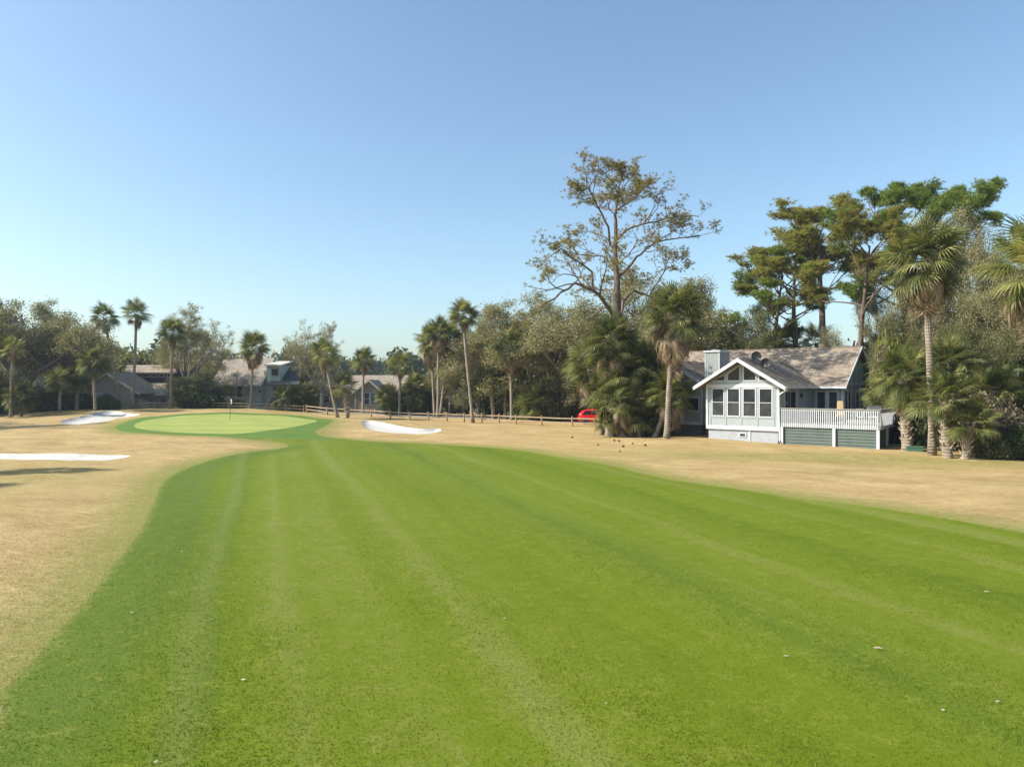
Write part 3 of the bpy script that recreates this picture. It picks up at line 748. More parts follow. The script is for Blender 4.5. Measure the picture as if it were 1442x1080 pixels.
# big palm clump round the foot of the tall pine
G2 = 'palms in the dense clump at the foot of the lone pine'
PL(858, 55, 857, 552, 1.0, 'bushy palm at the lower left of the palm clump, beside the red car', 0, 0, boots=True, rad=.26, group=G2)
PL(866, 53.2, 862, 488, 1.05, 'topmost palm of the clump, wrapped round the pine trunk', 1, 0, boots=True, group=G2)
PL(884, 53.3, 882, 528, 1.0, 'dark palm in the middle of the clump behind the pine trunk', 1, 2, group=G2)
PL(905, 54.5, 909, 522, 1.08, 'palm at the right of the clump beside the leaning palm', 1, 0, boots=True, group=G2)
PL(878, 52.5, 876, 568, .95, 'low palm at the front of the clump with tan fronds', 1, 1, boots=True, rad=.25, group=G2)
PL(848, 56, 831, 520, 1.0, 'palm with pale fronds at the upper left of the clump', 1, 0, group=G2)
PL(922, 51.6, 944, 558, .88, 'palm leaning right out of the clump towards the house windows', 1, 0, group=G2)
PL(900, 52.5, 898, 590, .8, 'lowest palmetto at the front right foot of the clump', -1, 1, group=G2)
PL(862, 52.8, 858, 594, .6, 'lowest palmetto at the front left foot of the clump', -1, 1, group=G2)
PL(938, 50, 950, 450, 1.16, 'big shaggy palm with bare leaning trunk just left of the green house', 2, 0, rad=.20, bend=-.05)
PL(1313, 40, 1304, 370, 1.10, 'tallest palm at the right with a long bare trunk and brown skirt', 1, 2, rad=.19)
PL(1278, 42.5, 1272, 534, .92, 'stubby palm with criss-cross trunk at the deck corner', 0, 2, boots=True, rad=.30)
PL(1334, 38.5, 1330, 566, .82, 'short palm with pale leaf stubs in front of the tall right palm', -1, 1, 'palm_leaf', boots=True, rad=.24)
PL(1358, 38, 1366, 600, .70, 'low spiky palm to the right of the short pale stubbed palm', -1, 1, 'palm_leaf', boots=True, rad=.2)
PL(1330, 47, 1336, 515, .9, 'dark palm behind the tall right palm trunk', 0, 2)
PL(1252, 49, 1250, 560, .8, 'palm directly behind the deck at the house corner', 0, 0)
PL(1392, 42, 1396, 560, .9, 'dark palm buried in the shrubs near the right edge', 0, 2)
PL(1475, 33, 1462, 385, 1.15, 'yellow palm cut by the right edge of the view', 1, 0, 'palm_yellow')
PL(1110, 75, 1108, 484, 1.05, 'palm head showing above the roof between the pine trunks', -1, 1)
PL(1086, 77, 1090, 492, .9, 'dark palm head low above the roof behind the chimney side', -1, 0)
PL(1150, 75, 1150, 484, .95, 'bright palm head above the roof ridge between two pine trunks', -1, 1, 'palm_yellow')

# palms standing out of view to the left whose shadows cross the rough
PL(-620, 26, -616, 330, .75, 'palm standing beyond the left edge, nearest the camera', 1, 0)
PL(-285, 31.5, -287, 420, .72, 'palm beyond the left edge casting its shadow below the strip of sand', 1, 1)

# --- oaks
protos = {}
def proto_oak(key, *a, **k):
    protos[key] = oak(*a, **k)
proto_oak('o0', 21, 12, 1.1); proto_oak('o1', 22, 12, 1.25); proto_oak('o2', 23, 12, 1.0); proto_oak('o3', 27, 12, 1.3, leafmat='oak_dark', per=28)
proto_oak('n0', 24, 12, 1.2, per=58, size=.10); proto_oak('n1', 28, 12, 1.2, per=54, size=.10, leafmat='oak_dark')
proto_oak('b0', 31, 11, 1.15, 22, .12, True); proto_oak('d0', 35, 12, 1.15, leafmat='oak_dark', per=30)
def oaktree(key, px, d, top, wpx, label, rz=0, name='oak_tree', group='live oaks around the golf hole', base=None):
    wm, cm, h0, w0 = protos[key]; x, y = X(px, d), d; z0 = tz(x, y); H = Z(top, d)-z0; W = wpx/FPX*d/2
    root = empty(name, (x, y, z0), rz, label, 'oak tree', group)
    sx = max(.62, min(1.6, W/w0)); sz = H/h0
    root.scale = (sx, sx, sz)
    link('trunk', wm, root); link('crown', cm, root); POS.append((x, y)); return root
OT = oaktree
OT('o1', 40, 91, 408, 180, 'large grey oak leaning at the left edge beside the far left bunker', .4)
OT('o0', -20, 92, 410, 190, 'grey oak at the very left edge of the view', 1.9)
OT('b0', -135, 63, 400, 190, 'sparse oak beyond the left edge casting shadows on the rough', 3.3)
OT('o2', 88, 98, 426, 105, 'tall oak between the left edge oak and the leaning palm', 3.0)
OT('o3', 140, 116, 482, 100, 'thin oak behind the tan house', 5)
OT('b0', 262, 96, 429, 130, 'tall sparse oak between the tan house and the mauve roofed house', .8)
OT('o2', 275, 108, 466, 90, 'leafy oak behind the left end of the mauve roof', 4.0)
OT('d0', 268, 93, 524, 66, 'small dark oak in front of the left end of the mauve roofed house', 2.0)
OT('b0', 452, 92, 452, 118, 'nearly bare pale oak with forked trunk above the charcoal roof', 2.6)
OT('b0', 418, 112, 474, 80, 'sparse pale oak behind the charcoal roof', 5.1)
OT('o0', 690, 92, 436, 140, 'grey green oak right of the tall slim curved palm', 1.1)
OT('o2', 738, 84, 428, 150, 'oak with fine twigs left of the lone pine', 2.3)
OT('o1', 800, 82, 405, 190, 'broad grey oak behind the lone pine', 5.0)
OT('o0', 842, 80, 455, 150, 'lower oak behind the palm clump', 3.3)
OT('o2', 905, 78, 372, 170, 'tallest grey oak behind the lone pine, above the shaggy palm', .2)
OT('o1', 975, 80, 400, 120, 'oak behind the house chimney', 1.3)
OT('o3', 1020, 74, 430, 130, 'dark wide oak directly behind the chimney', 2.9)
OT('d0', 1042, 84, 462, 130, 'low dark oak above the left part of the roof', 4.2)
OT('o0', 655, 105, 470, 110, 'distant oak behind the shaggy palm trio', 4.4)
OT('n0', 1262, 60, 372, 150, 'tall grey oak right of the thick pine trunks', 5.6)
OT('n0', 1378, 56, 300, 190, 'large pale twiggy oak behind the tallest right palm', .9)
OT('n0', 1450, 52, 290, 190, 'grey oak at the right edge of the view', 2.1)
OT('n1', 1410, 48, 440, 170, 'dark oak low behind the right shrubs', 3.9)
OT('n1', 1290, 58, 455, 130, 'dark low oak behind the stubby palm', 1.7)
OT('d0', 1235, 66, 480, 90, 'small dark oak at the right end of the house', 3.0)
OT('n0', 1510, 46, 330, 200, 'oak mostly beyond the right edge', 3.1)

# --- pines
def pinetree(mesh, px, d, top, wpx, label, rz=0):
    wm, cm, h0, w0 = mesh; x, y = X(px, d), d; z0 = tz(x, y); H = Z(top, d)-z0; s = H/h0
    root = empty('pine_tree', (x, y, z0), rz, label, 'pine tree', 'tall pines behind the green house')
    sx = min(1.5, max(.7, (wpx/FPX*d/2)/w0)); root.scale = (sx, sx, s)
    link('trunk', wm, root); link('crown', cm, root); return root
pA = pine(41, 19, .58, 5.0, 'pine_leaf', 14, 2); pB = pine(42, 18, .66, 4.6, 'pine_leaf', 14, 2); pC = pine(43, 17, .55, 4.4, 'pine_green', 13, 2)
pinetree(pC, 1078, 72, 358, 150, 'bright green pine, leftmost behind the house roof', .5)
pinetree(pB, 1133, 74, 338, 170, 'slim pine between the bright green pine and the tallest brown pine', 2.0)
pinetree(pA, 1170, 66, 268, 230, 'tall brownish pine above the middle of the roof', 4.4)
pinetree(pA, 1200, 62, 305, 180, 'pine with thick trunk at the right end of the roof ridge', 1.5)
pinetree(pC, 1285, 62, 246, 200, 'green domed pine left of the highest right pine', 3.1)
pinetree(pC, 1352, 63, 252, 165, 'broad pine topping the trees at the right', 2.2)

# the lone pine: main limbs drawn out one by one
def hero():
    t = Tree(77); r = t.r; D = 54.3; bx, by = X(873, D), D; bz = tz(bx, by)
    def W(zx, zy, dy=0):
        px, py = 740+zx/3.857, 200+zy/3.857
        return np.array([X(px, D), D+dy, Z(py, D)])-np.array([bx, by, bz])
    def poly(pts, n=3):
        P = [np.array(p) for p in pts]; out = []
        for i in range(len(P)-1):
            for k in range(n): out.append(P[i]*(1-k/n)+P[i+1]*k/n+r.normal(0, .05, 3)*(k > 0))
        out.append(P[-1]); return np.array(out)
    K = dict(seg=[6,6,5,4], wob=.20, trop=[.03,.04,.07,.1], kids=[6,7,4], start=[.3,.3,.3,.2], ang=(28,68), ratio=.40, lift=.3, tipn=2, tip0=.6, minl=.45)
    trunk = poly([(0,0,-.4), (0,0,3.2), W(522,1010), W(500,850), W(497,700), W(485,550), W(490,430), W(490,330), W(505,215), W(520,150)])
    t.tube(trunk, np.interp(np.linspace(0,1,len(trunk)), [0,.1,.35,.5,.8,1], [.42,.34,.28,.20,.10,.035]), 10)
    def L(pts, r0, sparse=None, k=None, ev=3):
        r0 *= .8
        P = poly([W(*p) for p in pts]); kw = dict(K); kw.update(k or {}); t.limb(P, r0, 1, ev, kw)
    L([(520,975), (440,885,-1), (350,800,-2), (250,765,-2.5), (150,850,-3), (30,920,-3)], .22, k=dict(kids=[6,9,4]))
    L([(350,800,-2), (345,700,-2), (255,640,-2.5), (180,590,-3), (110,640,-3)], .12)
    L([(345,790,-2), (300,720,-1), (200,700,-1), (120,740,0)], .09)
    L([(430,880,-1), (330,940,0), (215,1010,1)], .085, k=dict(kids=[2,3,2]))
    L([(500,690), (520,690,.5), (600,600,1), (670,530,1.5), (720,490,2), (830,462,2), (980,440,2)], .17, k=dict(start=[.3,.62,.3,.2]))
    L([(720,490,2), (830,420,2.5), (830,370,3), (900,330,3)], .07)
    L([(520,975), (540,830,1), (600,770,1), (700,795,2), (760,700,2), (800,600,2)], .15, k=dict(start=[.3,.5,.3,.2]))
    L([(700,795,2), (750,830,2)], .05)
    L([(670,540,1.5), (750,550,1), (800,590,1), (880,640,1)], .05)
    L([(460,535), (440,440,-1), (380,340,-1.5), (320,240,-2), (310,150,-2)], .13, k=dict(start=[.3,.45,.3,.2]))
    L([(345,290,-1.5), (290,310,-2), (220,260,-2.5)], .06)
    L([(475,540), (560,425,1), (650,385,1.5), (750,370,1), (850,340,1), (960,350,1)], .13, k=dict(start=[.3,.35,.3,.2]))
    L([(490,650), (420,570,1), (300,560,1.5), (200,500,2)], .09)
    L([(490,650), (540,600,-2), (560,560,-4), (520,520,-5)], .07)
    L([(490,640), (430,600,-2), (380,600,-4), (400,640,-5)], .07)
    L([(470,560), (440,500,3), (500,500,5)], .07)
    L([(450,500,-.5), (380,460,0), (280,430,1)], .06, k=dict(kids=[3,4,3]))
    L([(505,250), (560,160,1), (600,85,1)], .07); L([(500,230), (440,170,-1), (390,110,-1)], .07)
    L([(495,330), (600,250,1), (660,180,1)], .08); L([(490,330), (420,280,2), (420,230,3)], .06)
    L([(490,330), (560,300,-2), (640,280,-3)], .06); L([(490,380), (430,340,-2), (440,280,-3)], .06)
    L([(505,215), (520,150), (510,95)], .05); L([(490,290), (520,250,2.5), (560,230,4)], .06)
    L([(497,700), (560,680,3), (560,640,5)], .07); L([(500,780), (440,750,3), (400,700,5)], .08)
    root = empty('pine_tree', (bx, by, bz), 0, 'lone tall pine with open twisted limbs rising from the palm clump', 'pine tree', None)
    link('trunk', t.wood('trunk', M['pine_bark']), root)
    T = np.array(t.tips); T = T[r.rand(len(T)) < .74]
    link('crown', tufts(r, T, 4, .20, .24, 14, M['pine_brown'], 'crown', .017), root); root.scale = (1, 1, .968)
hero()

# --- shrubs
SH = {}
for k, (mat, size, n) in dict(dark=('shrub_dark', .20, 9000), olive=('shrub_olive', .16, 9000), lime=('shrub_lime', .16, 7000), twig=('shrub_twiggy', .11, 8000), mid=('oak_dark', .17, 9000)).items():
    SH[k] = [(shrub_mesh(60+i*7+len(k), 1.0, 1.0, n, size*.75, mat), stems_mesh(80+i, 1.0, 1.0)) for i in range(2)]
def shrub(kind, px, d, top, wpx, label, v=0, name='shrub', group='shrubs under the trees'):
    fm, sm = SH[kind][v]; x, y = X(px, d), d; z0 = tz(x, y)-.05; H = Z(top, d)-z0; W = wpx/FPX*d/2
    root = empty(name, (x, y, z0), px*.7, label, 'shrub', group); root.scale = (W*.92, W*.92, H*.88)
    link('foliage', fm, root); link('stem', sm, root)
SB = shrub
for a in [('dark', 20, 88, 545, 90, 'dark shrub mass at the left edge behind the leftmost trunks'), ('dark', 66, 90, 548, 80, 'dark shrub behind the leaning oak trunk'),
          ('dark', 103, 92, 552, 70, 'dark shrub beyond the far left bunker'), 
          ('olive', 112, 102, 524, 66, 'olive thicket left of the tan house'), ('dark', -30, 84, 530, 110, 'dark shrub cut by the left edge'),
          ('dark', 152, 88, 558, 34, 'small dark bush against the wall of the tan house'),
          ('dark', 283, 92, 548, 60, 'rounded dark bush left of the two dark windows'), ('mid', 330, 93, 563, 34, 'low bush under the two dark windows'),
          ('lime', 252, 93, 566, 18, 'small lime green bush beside the pale trunked palm'), ('olive', 425, 110, 500, 80, 'olive thicket behind the charcoal roof'),
          ('dark', 430, 98, 562, 50, 'dark bush under the bare forked oak'), ('mid', 560, 94, 562, 40, 'green bush between the two right tan houses'),
          ('mid', 603, 96, 548, 46, 'green bush behind the shaggy palm trio'), ('mid', 645, 95, 560, 34, 'round green bush right of the shaggy palm trio'),
          ('olive', 770, 84, 505, 90, 'tall olive shrub behind the fence next to the red car'), ('olive', 782, 80, 535, 56, 'pale olive bush directly left of the grey wall'),
          ('lime', 815, 82, 497, 42, 'bright lime green shrub above the red car'), ('dark', 742, 82, 545, 60, 'dark shrub behind the skirted palm by the fence'),
          ('dark', 700, 92, 540, 70, 'dark shrub behind the stout leaning palms'), ('mid', 730, 96, 500, 90, 'green thicket below the twiggy oak'),
          ('dark', 880, 59, 540, 75, 'dark shrub filling the back of the palm clump'), ('mid', 872, 66, 500, 66, 'green thicket behind the palm clump'),
          ('dark', 925, 55, 570, 40, 'dark shrub against the left wing of the green house'), ('olive', 1000, 86, 470, 120, 'olive thicket behind the chimney'),
          ('twig', 1385, 41.5, 545, 120, 'large brown twiggy shrub at the right'), ('twig', 1425, 40, 575, 110, 'brown twiggy shrub cut by the right edge'),
          ('dark', 1375, 44, 520, 120, 'dark shrub behind the brown twiggy shrubs'), ('dark', 1430, 46, 520, 110, 'dark shrub at the right edge behind the grey roof'),
          ('twig', 1240, 52, 500, 60, 'brown twiggy shrub behind the gable end of the house'), ('lime', 1245, 56, 478, 50, 'bright green shrub behind the gable end of the house'),
          ('dark', 1296, 46, 560, 70, 'dark shrub between the stubby palm and the tall right palm'), ('mid', 1290, 50, 510, 90, 'green shrub behind the stubby palm'),
          ('olive', 1310, 62, 450, 150, 'olive thicket far behind the tall right palm'), ('olive', 1420, 60, 420, 160, 'olive thicket behind the right edge trees'),
          ('mid', 1402, 38.5, 612, 50, 'low green bush at the foot of the brown twiggy shrubs'), ('dark', 1440, 38, 606, 60, 'low dark bush at the right edge by the grass'),
          ('mid', 1220, 70, 485, 80, 'green thicket behind the right end of the roof'), ('olive', 650, 125, 520, 120, 'olive thicket far behind the sandy clearing'),
          ('olive', 770, 110, 470, 200, 'olive thicket far behind the lone pine'), ('mid', 200, 112, 500, 90, 'green thicket behind the tan house roof')]:
    SB(*a, v=int(a[1]) % 2)
# white flowering bush under the two dark windows
# ------------------------------------------------------------------ far wood
def far_wood():
    r = np.random.RandomState(9); T = []
    for i in range(330):
        x = -330+r.rand()*700; y = 190+r.rand()*110; h = (10+r.rand()*6)*(y/235)**.5; w = 3.5+r.rand()*3
        if r.rand() < .12: h *= 1.15; w *= .8
        m = 520; d = r.normal(0, 1, (m, 3)); d /= np.linalg.norm(d, axis=1)[:, None]; q = (.75+.3*r.rand(m))[:, None]
        lump = 1+.25*np.sin(d[:, :1]*5+i)*np.sin(d[:, 1:2]*4+i*2)
        P = d*q*lump*np.array([w, w, h*.42])+np.array([x, y, h*.58]); T.append(P[P[:, 2] > .2])
    T = np.concatenate(T)
    o = link('far_woods', leaves(r, T, 1, .4, 1.5, M['far_leaf'], 'far_woods')); tag(o, 'hazy far off woods behind the houses', 'woods', None, 'stuff')
far_wood()
# ------------------------------------------------------------------ building helpers
def window(root, p, ax, n, w, h, split='h', glass='glass', lower=None, trim=.09, frame='white', name='window', label=None, dz=0, sub=None):
    """frame of boards round a pane; p is the lower left outer corner of the frame"""
    f = MB(); f.obox(p, ax, n, 0, w, -.02, .05, 0, trim).obox(p, ax, n, 0, w, -.02, .05, h-trim, h)
    f.obox(p, ax, n, 0, trim, -.02, .047, trim, h-trim).obox(p, ax, n, w-trim, w, -.02, .047, trim, h-trim)
    m = trim*.5
    if split == 'h': f.obox(p, ax, n, trim, w-trim, -.02, .035, h/2-m/2, h/2+m/2)
    if split == 'v': f.obox(p, ax, n, w/2-m/2, w/2+m/2, -.02, .035, trim, h-trim)
    o = f.build(name, M[frame], root); o.location.z = dz
    panes = [(trim, w-trim, trim, h-trim)]
    if split == 'h': panes = [(trim, w-trim, trim, h/2-m/2), (trim, w-trim, h/2+m/2, h-trim)]
    if split == 'v': panes = [(trim, w/2-m/2, trim, h-trim), (w/2+m/2, w-trim, trim, h-trim)]
    for i, (a0, a1, z0, z1) in enumerate(panes):
        g = MB().obox(p, ax, n, a0, a1, -.02, .012, z0, z1).build('pane', M[lower if (lower and i == 0) else glass], o)
    return o
def slab(mb, a, b, c, d, th=.14):
    """roof plane a b c d (top), thickness straight down"""
    mb.extrude([a, b, c, d], (0, 0, -th)); return mb

# ------------------------------------------------------------------ the green house
HZ = .2
house = empty('house', (22.2, 43.0, HZ), R(-38), 'pale green single storey house with gabled sunroom, brown shingle roof and raised deck', 'house')
def hp(mb, name, mat, parent=house, smooth=False, label=None):
    o = mb.build(name, M[mat], parent, smooth)
    if parent is house: o.location.z = -HZ
    if label: o['label'] = label
    return o
XL, XR = -10.89, -5.91; XC = (XL+XR)/2; RID = 5.83
# walls
w = MB(); w.extrude([(XL,0,1.0), (XR,0,1.0), (XR,0,4.12), (XC,0,5.62), (XL,0,4.12)], (0, 7.8, 0)); hp(w, 'wall', 'pale_panel', label='sunroom walls of pale green panels')
w = MB(); w.extrude([(-3.8,7.8,.25), (-3.8,16.2,.25), (-3.8,16.2,4.32), (-3.8,12,6.78), (-3.8,7.8,4.32)], (-13.3, 0, 0)); hp(w, 'wall', 'pale_wall', label='main walls of grooved pale green siding')
w = MB(); w.extrude([(-18,4,1.0), (-12.9,4,1.0), (-12.9,4,4.12), (-15.45,4,5.75), (-18,4,4.12)], (0, 3.8, 0)); hp(w, 'wall', 'pale_wall', label='gabled left wing behind the leaning palm')
# foundation
f = MB().box(XL+.12, XR-.1, .08, 7.8, -.3, 1.0); hp(f, 'foundation', 'foundation', label='pale grey foundation under the sunroom')
f = MB().box(-17.9, -13.0, 4.1, 8, -.2, 1.0).box(-13.0, XL+.3, 5.4, 8, -.2, 1.6); hp(f, 'foundation', 'dark_foundation', label='dark foundation under the left wing')
v = MB().box(-8.62, -8.10, .03, .08, .52, .80); vo = hp(v, 'vent', 'white')
hp(MB().box(-8.54, -8.18, .018, .03, .58, .74), 'grille', 'black', vo)
hp(MB().box(-7.92, -7.82, .03, .08, 0, 1.0), 'foundation_post', 'white')
# trim on the sunroom front
t_ = MB(); t_.box(XL-.02, XR+.02, -.05, 0, 1.0, 1.26); t_.box(XL, XR, -.035, 0, 3.86, 4.09)
t_.box(XL-.03, XL+.12, -.045, 0, 1.26, 4.1).box(XR-.12, XR+.03, -.045, 0, 1.26, 4.1)
hp(t_, 'trim_boards', 'white')
wx = [-10.05, -8.96, -7.87, -6.78]; ww = .92
b = MB()
for i in range(5):
    x = wx[0]-.545+i*1.09; b.box(x-.035, x+.035, -.03, 0, 1.26, 1.86)
b.box(wx[0]-.51, wx[3]+.51, -.028, 0, 1.80, 1.86)
for i in range(5):
    x = wx[0]-.545+i*1.09; b.box(x-.05, x+.05, -.025, 0, 1.86, 3.86)
hp(b, 'battens', 'pale_panel')
for x in wx: window(house, (x-ww/2, 0, 1.88), (1,0,0), (0,-1,0), ww, 1.95, 'h', 'glass', 'glass_screen', .07, dz=-HZ)
def gable_z(x): return 5.50-abs(x-XC)*.60
for xa, xb in ((-10.42,-9.52), (-9.40,-8.48), (-8.30,-7.38), (-7.26,-6.38)):
    za, zb = gable_z(xa)-.06, gable_z(xb)-.06; z0 = 4.30; tr = .06
    outer = [(xa,z0), (xb,z0), (xb,max(zb,z0+.02)), (xa,max(za,z0+.02))]
    inner = [(xa+tr,z0+tr), (xb-tr,z0+tr), (xb-tr,max(zb-tr*1.2,z0+tr+.005)), (xa+tr,max(za-tr*1.2,z0+tr+.005))]
    m = MB()
    for i in range(4):
        j = (i+1) % 4; m.extrude([(outer[i][0],0,outer[i][1]), (outer[j][0],0,outer[j][1]), (inner[j][0],0,inner[j][1]), (inner[i][0],0,inner[i][1])], (0,-.05,0))
    fo = hp(m, 'gable_window', 'white')
    hp(MB().extrude([(p[0],0,p[1]) for p in inner], (0,-.015,0)), 'pane', 'glass', fo)
# roofs
r1 = MB(); slab(r1, (XC,-.8,RID), (-5.28,-.8,3.92), (-5.28,10,3.92), (XC,10,RID)); slab(r1, (XC,-.5,RID), (XC,10,RID), (-11.5,-.5+0,3.92), (-11.5,-.5,3.92)) if False else slab(r1, (-11.5,-.8,3.92), (XC,-.8,RID), (XC,10,RID), (-11.5,10,3.92))
hp(r1, 'roof', 'shingles', label='sunroom gable roof')
r2 = MB(); slab(r2, (-17.5,6.9,3.96), (-3.4,6.9,3.96), (-3.4,12,7.0), (-17.5,12,7.0)); slab(r2, (-17.5,12,7.0), (-3.4,12,7.0), (-3.4,17.1,3.96), (-17.5,17.1,3.96))
r2.box(-17.5, -3.4, 11.9, 12.1, 6.93, 7.05); mr = hp(r2, 'roof', 'shingles', label='main shingle roof')
r3 = MB(); slab(r3, (-18.5,3.5,4.0), (-15.45,3.5,5.98), (-15.45,10.3,5.98), (-18.5,10.3,4.0)); slab(r3, (-15.45,3.5,5.98), (-12.5,3.5,4.06), (-12.5,10.3,4.06), (-15.45,10.3,5.98)); hp(r3, 'roof', 'shingles', label='gable roof of the left wing')
for (xa, za, xb, zb, y) in ((XC,RID,-5.26,3.92,-.8), (-11.52,3.92,XC,RID,-.8), (-15.45,5.98,-12.48,4.06,3.5), (-18.5,4.0,-15.45,5.98,3.5)):
    fa = MB().extrude([(xa,y-.04,za+.02), (xb,y-.04,zb+.02), (xb,y-.04,zb-.24), (xa,y-.04,za-.24)], (0,.06,0)); hp(fa, 'rake_board', 'white')
for ya, za, yb, zb in ((6.86,3.94,12,7.02), (12,7.02,17.1,3.96)):
    fa = MB().extrude([(-3.37,ya,za+.02), (-3.37,yb,zb+.02), (-3.37,yb,zb-.2), (-3.37,ya,za-.2)], (-.05,0,0)); hp(fa, 'rake_board', 'white')
g = MB(); g.box(-5.24, -3.36, 6.80, 6.90, 3.80, 3.95); hp(g, 'gutter', 'white'); hp(MB().box(-5.28, -5.18, -.75, 6.80, 3.80, 3.93), 'gutter', 'white'); hp(MB().box(-11.6, -11.5, -.75, 9.5, 3.80, 3.93), 'gutter', 'white')
d_ = MB().tube([(-5.25,-.40,3.80), (-5.30,-.36,3.72), (-5.78,-.13,3.48), (-5.86,-.10,3.36), (-5.86,-.10,.45), (-5.80,-.22,.30)], .05, 8); hp(d_, 'downspout', 'white', smooth=True)
# chimney
c = MB().box(-13.1, -11.95, 5.0, 7.0, .3, 6.62); co = hp(c, 'chimney', 'pale_wall')
c = MB()
for x in (-13.12, -12.01):
    for y in (4.98, 6.94): c.box(x, x+.08, y, y+.08, .3, 6.6)
c.box(-13.2, -11.87, 4.92, 7.08, 6.56, 6.70); hp(c, 'corner_boards', 'white', co)
hp(MB().box(-12.8, -12.25, 5.5, 6.5, 6.70, 6.80), 'flue_cap', 'galv', co)
# doors and side windows
window(house, (XR, 1.05, 1.6), (0,1,0), (1,0,0), 2.6, 2.05, 'v', 'glass', None, .08, name='sliding_door', dz=-HZ)
window(house, (-5.70, 7.8, 1.6), (1,0,0), (0,-1,0), .80, 2.05, None, 'glass_blue', None, .13, name='french_door', dz=-HZ)
window(house, (-4.88, 7.8, 1.6), (1,0,0), (0,-1,0), .80, 2.05, None, 'glass_blue', None, .13, name='french_door', dz=-HZ)
window(house, (-3.8, 8.15, 1.75), (0,1,0), (1,0,0), .9, 1.95, None, 'glass', None, .1, dz=-HZ)
window(house, (-3.8, 9.15, 1.75), (0,1,0), (1,0,0), .9, 1.95, None, 'glass', None, .1, dz=-HZ)
window(house, (-3.8, 11.6, 2.1), (0,1,0), (1,0,0), 1.1, 1.5, 'h', 'glass', None, .1, dz=-HZ)
window(house, (-3.8, 14.2, 2.4), (0,1,0), (1,0,0), 1.0, 1.0, 'h', 'glass', None, .1, dz=-HZ)
window(house, (-14.2, 4, 2.0), (1,0,0), (0,-1,0), 1.1, 1.15, None, 'glass', None, .1, dz=-HZ)
window(house, (-17.3, 4, 2.0), (1,0,0), (0,-1,0), 1.1, 1.15, 'h', 'glass', 'blind', .1, dz=-HZ)
t_ = MB(); t_.box(-3.8, -3.76, 7.75, 16.25, 4.02, 4.22)
for y in (7.8, 10.4, 13.1, 16.1): t_.box(-3.8, -3.755, y-.06, y+.06, .3, 4.02)
for y in (10.4, 12, 13.6): t_.box(-3.8, -3.77, y-.03, y+.03, 4.22, min(6.6, 4.3+.58*(4.2-abs(y-12))))
hp(t_, 'gable_trim', 'white'); hp(MB().box(-3.92, -3.78, 7.72, 7.8, .3, 4.2), 'corner_board', 'white'); hp(MB().box(XR, XR+.04, 3.85, 4.0, 1.55, 3.95), 'corner_board', 'white')
t_ = MB(); t_.box(-18, -12.88, 3.955, 4.0, 1.0, 1.24).box(-18.02, -17.9, 3.95, 4.0, 1.24, 4.1).box(-13.0, -12.87, 3.95, 4.0, 1.24, 4.1)
hp(t_, 'wing_trim', 'white')
l = MB().box(XR, XR+.12, 4.75, 4.9, 3.15, 3.42).box(XR+.02, XR+.15, 4.72, 4.93, 3.42, 3.46); hp(l, 'wall_lamp', 'black')
# deck
deck = hp(MB().box(-5.9, 0, 0, 7.8, 1.50, 1.58), 'deck', 'deck_wood', label='raised deck with white railing above green clapboard skirting')
rm = MB().box(-5.9, .03, -.04, 0, 1.30, 1.56).box(0, .04, 0, 7.8, 1.30, 1.56); hp(rm, 'rim_board', 'white', deck)
rl = MB(); n = 47
for i in range(n):
    x = -5.83+i*5.80/(n-1); rl.box(x-.027, x+.027, -.085, -.042, 1.33, 2.50)
for i in range(56):
    y = .02+i*7.7/55; rl.box(.042, .085, y-.030, y+.030, 1.33, 2.50)
rl.box(-5.88, .10, -.040, -.005, 2.38, 2.50).box(-.005, .040, 0, 7.75, 2.38, 2.50)
hp(rl, 'railing', 'white', deck)
hp(MB().box(-5.9, .14, -.13, .06, 2.505, 2.55).box(-.06, .14, .06, 7.8, 2.505, 2.55), 'cap_rail', 'deck_wood', deck)
for x, y in ((-5.72,-.03), (-2.52,-.03), (-.02,-.03), (-.02,2.6), (-.02,5.2), (-.02,7.7)):
    s = .085; hp(MB().box(x-s, x+s, y-s+.02, y+s, -.15, 1.30), 'post', 'white', deck)
sk = MB()
for (x0, x1) in ((-5.62,-2.62), (-2.42,-.12)):
    for i in range(7):
        z = -.08+i*.195; sk.add([(x0,.02,z), (x1,.02,z), (x1,.06,z+.19), (x0,.06,z+.19), (x0,.09,z), (x1,.09,z), (x1,.09,z+.19), (x0,.09,z+.19)],
                                  [(0,1,2,3), (5,4,7,6), (0,4,5,1), (3,2,6,7), (0,3,7,4), (1,5,6,2)])
hp(sk, 'skirting', 'skirt_green', deck)
sk = MB()
for (y0, y1) in ((.1,2.5), (2.7,5.1), (5.3,7.6)):
    for i in range(7):
        z = -.1+i*.195; sk.box(-.10, -.055, y0, y1, z, z+.175)
hp(sk, 'skirting', 'skirt_green', deck)
# satellite dishes stand on the roof
def dish(lx, ly, lz, face, label):
    m = house.matrix_basis if False else Matrix.Translation((22.2, 43.0, 0)) @ Matrix.Rotation(R(-38), 4, 'Z'); p = m @ Vector((lx, ly, lz))
    root = empty('satellite_dish', p, R(face), label, 'satellite dish', 'satellite dishes on the sunroom roof')
    MB().tube([(0,0,0), (0,0,.35), (0,-.06,.5)], .03, 8).build('mast', M['galv'], root, True)
    MB().lathe((0,-.10,.62), [(.02,.10), (.18,.085), (.31,.03), (.335,-.01), (.325,-.012), (.30,.02), (.17,.07), (.02,.085)], 24, 'Y').build('reflector', M['dish'], root, True)
    MB().tube([(0,-.08,.36), (0,-.40,.42), (0,-.48,.56)], .015, 6).build('arm', M['galv'], root)
    MB().tube([(0,-.48,.54), (0,-.42,.62)], .04, 8).build('receiver', M['black'], root)
dish(-7.75, 1.0, 5.38, -20, 'upper satellite dish at the ridge of the sunroom roof')
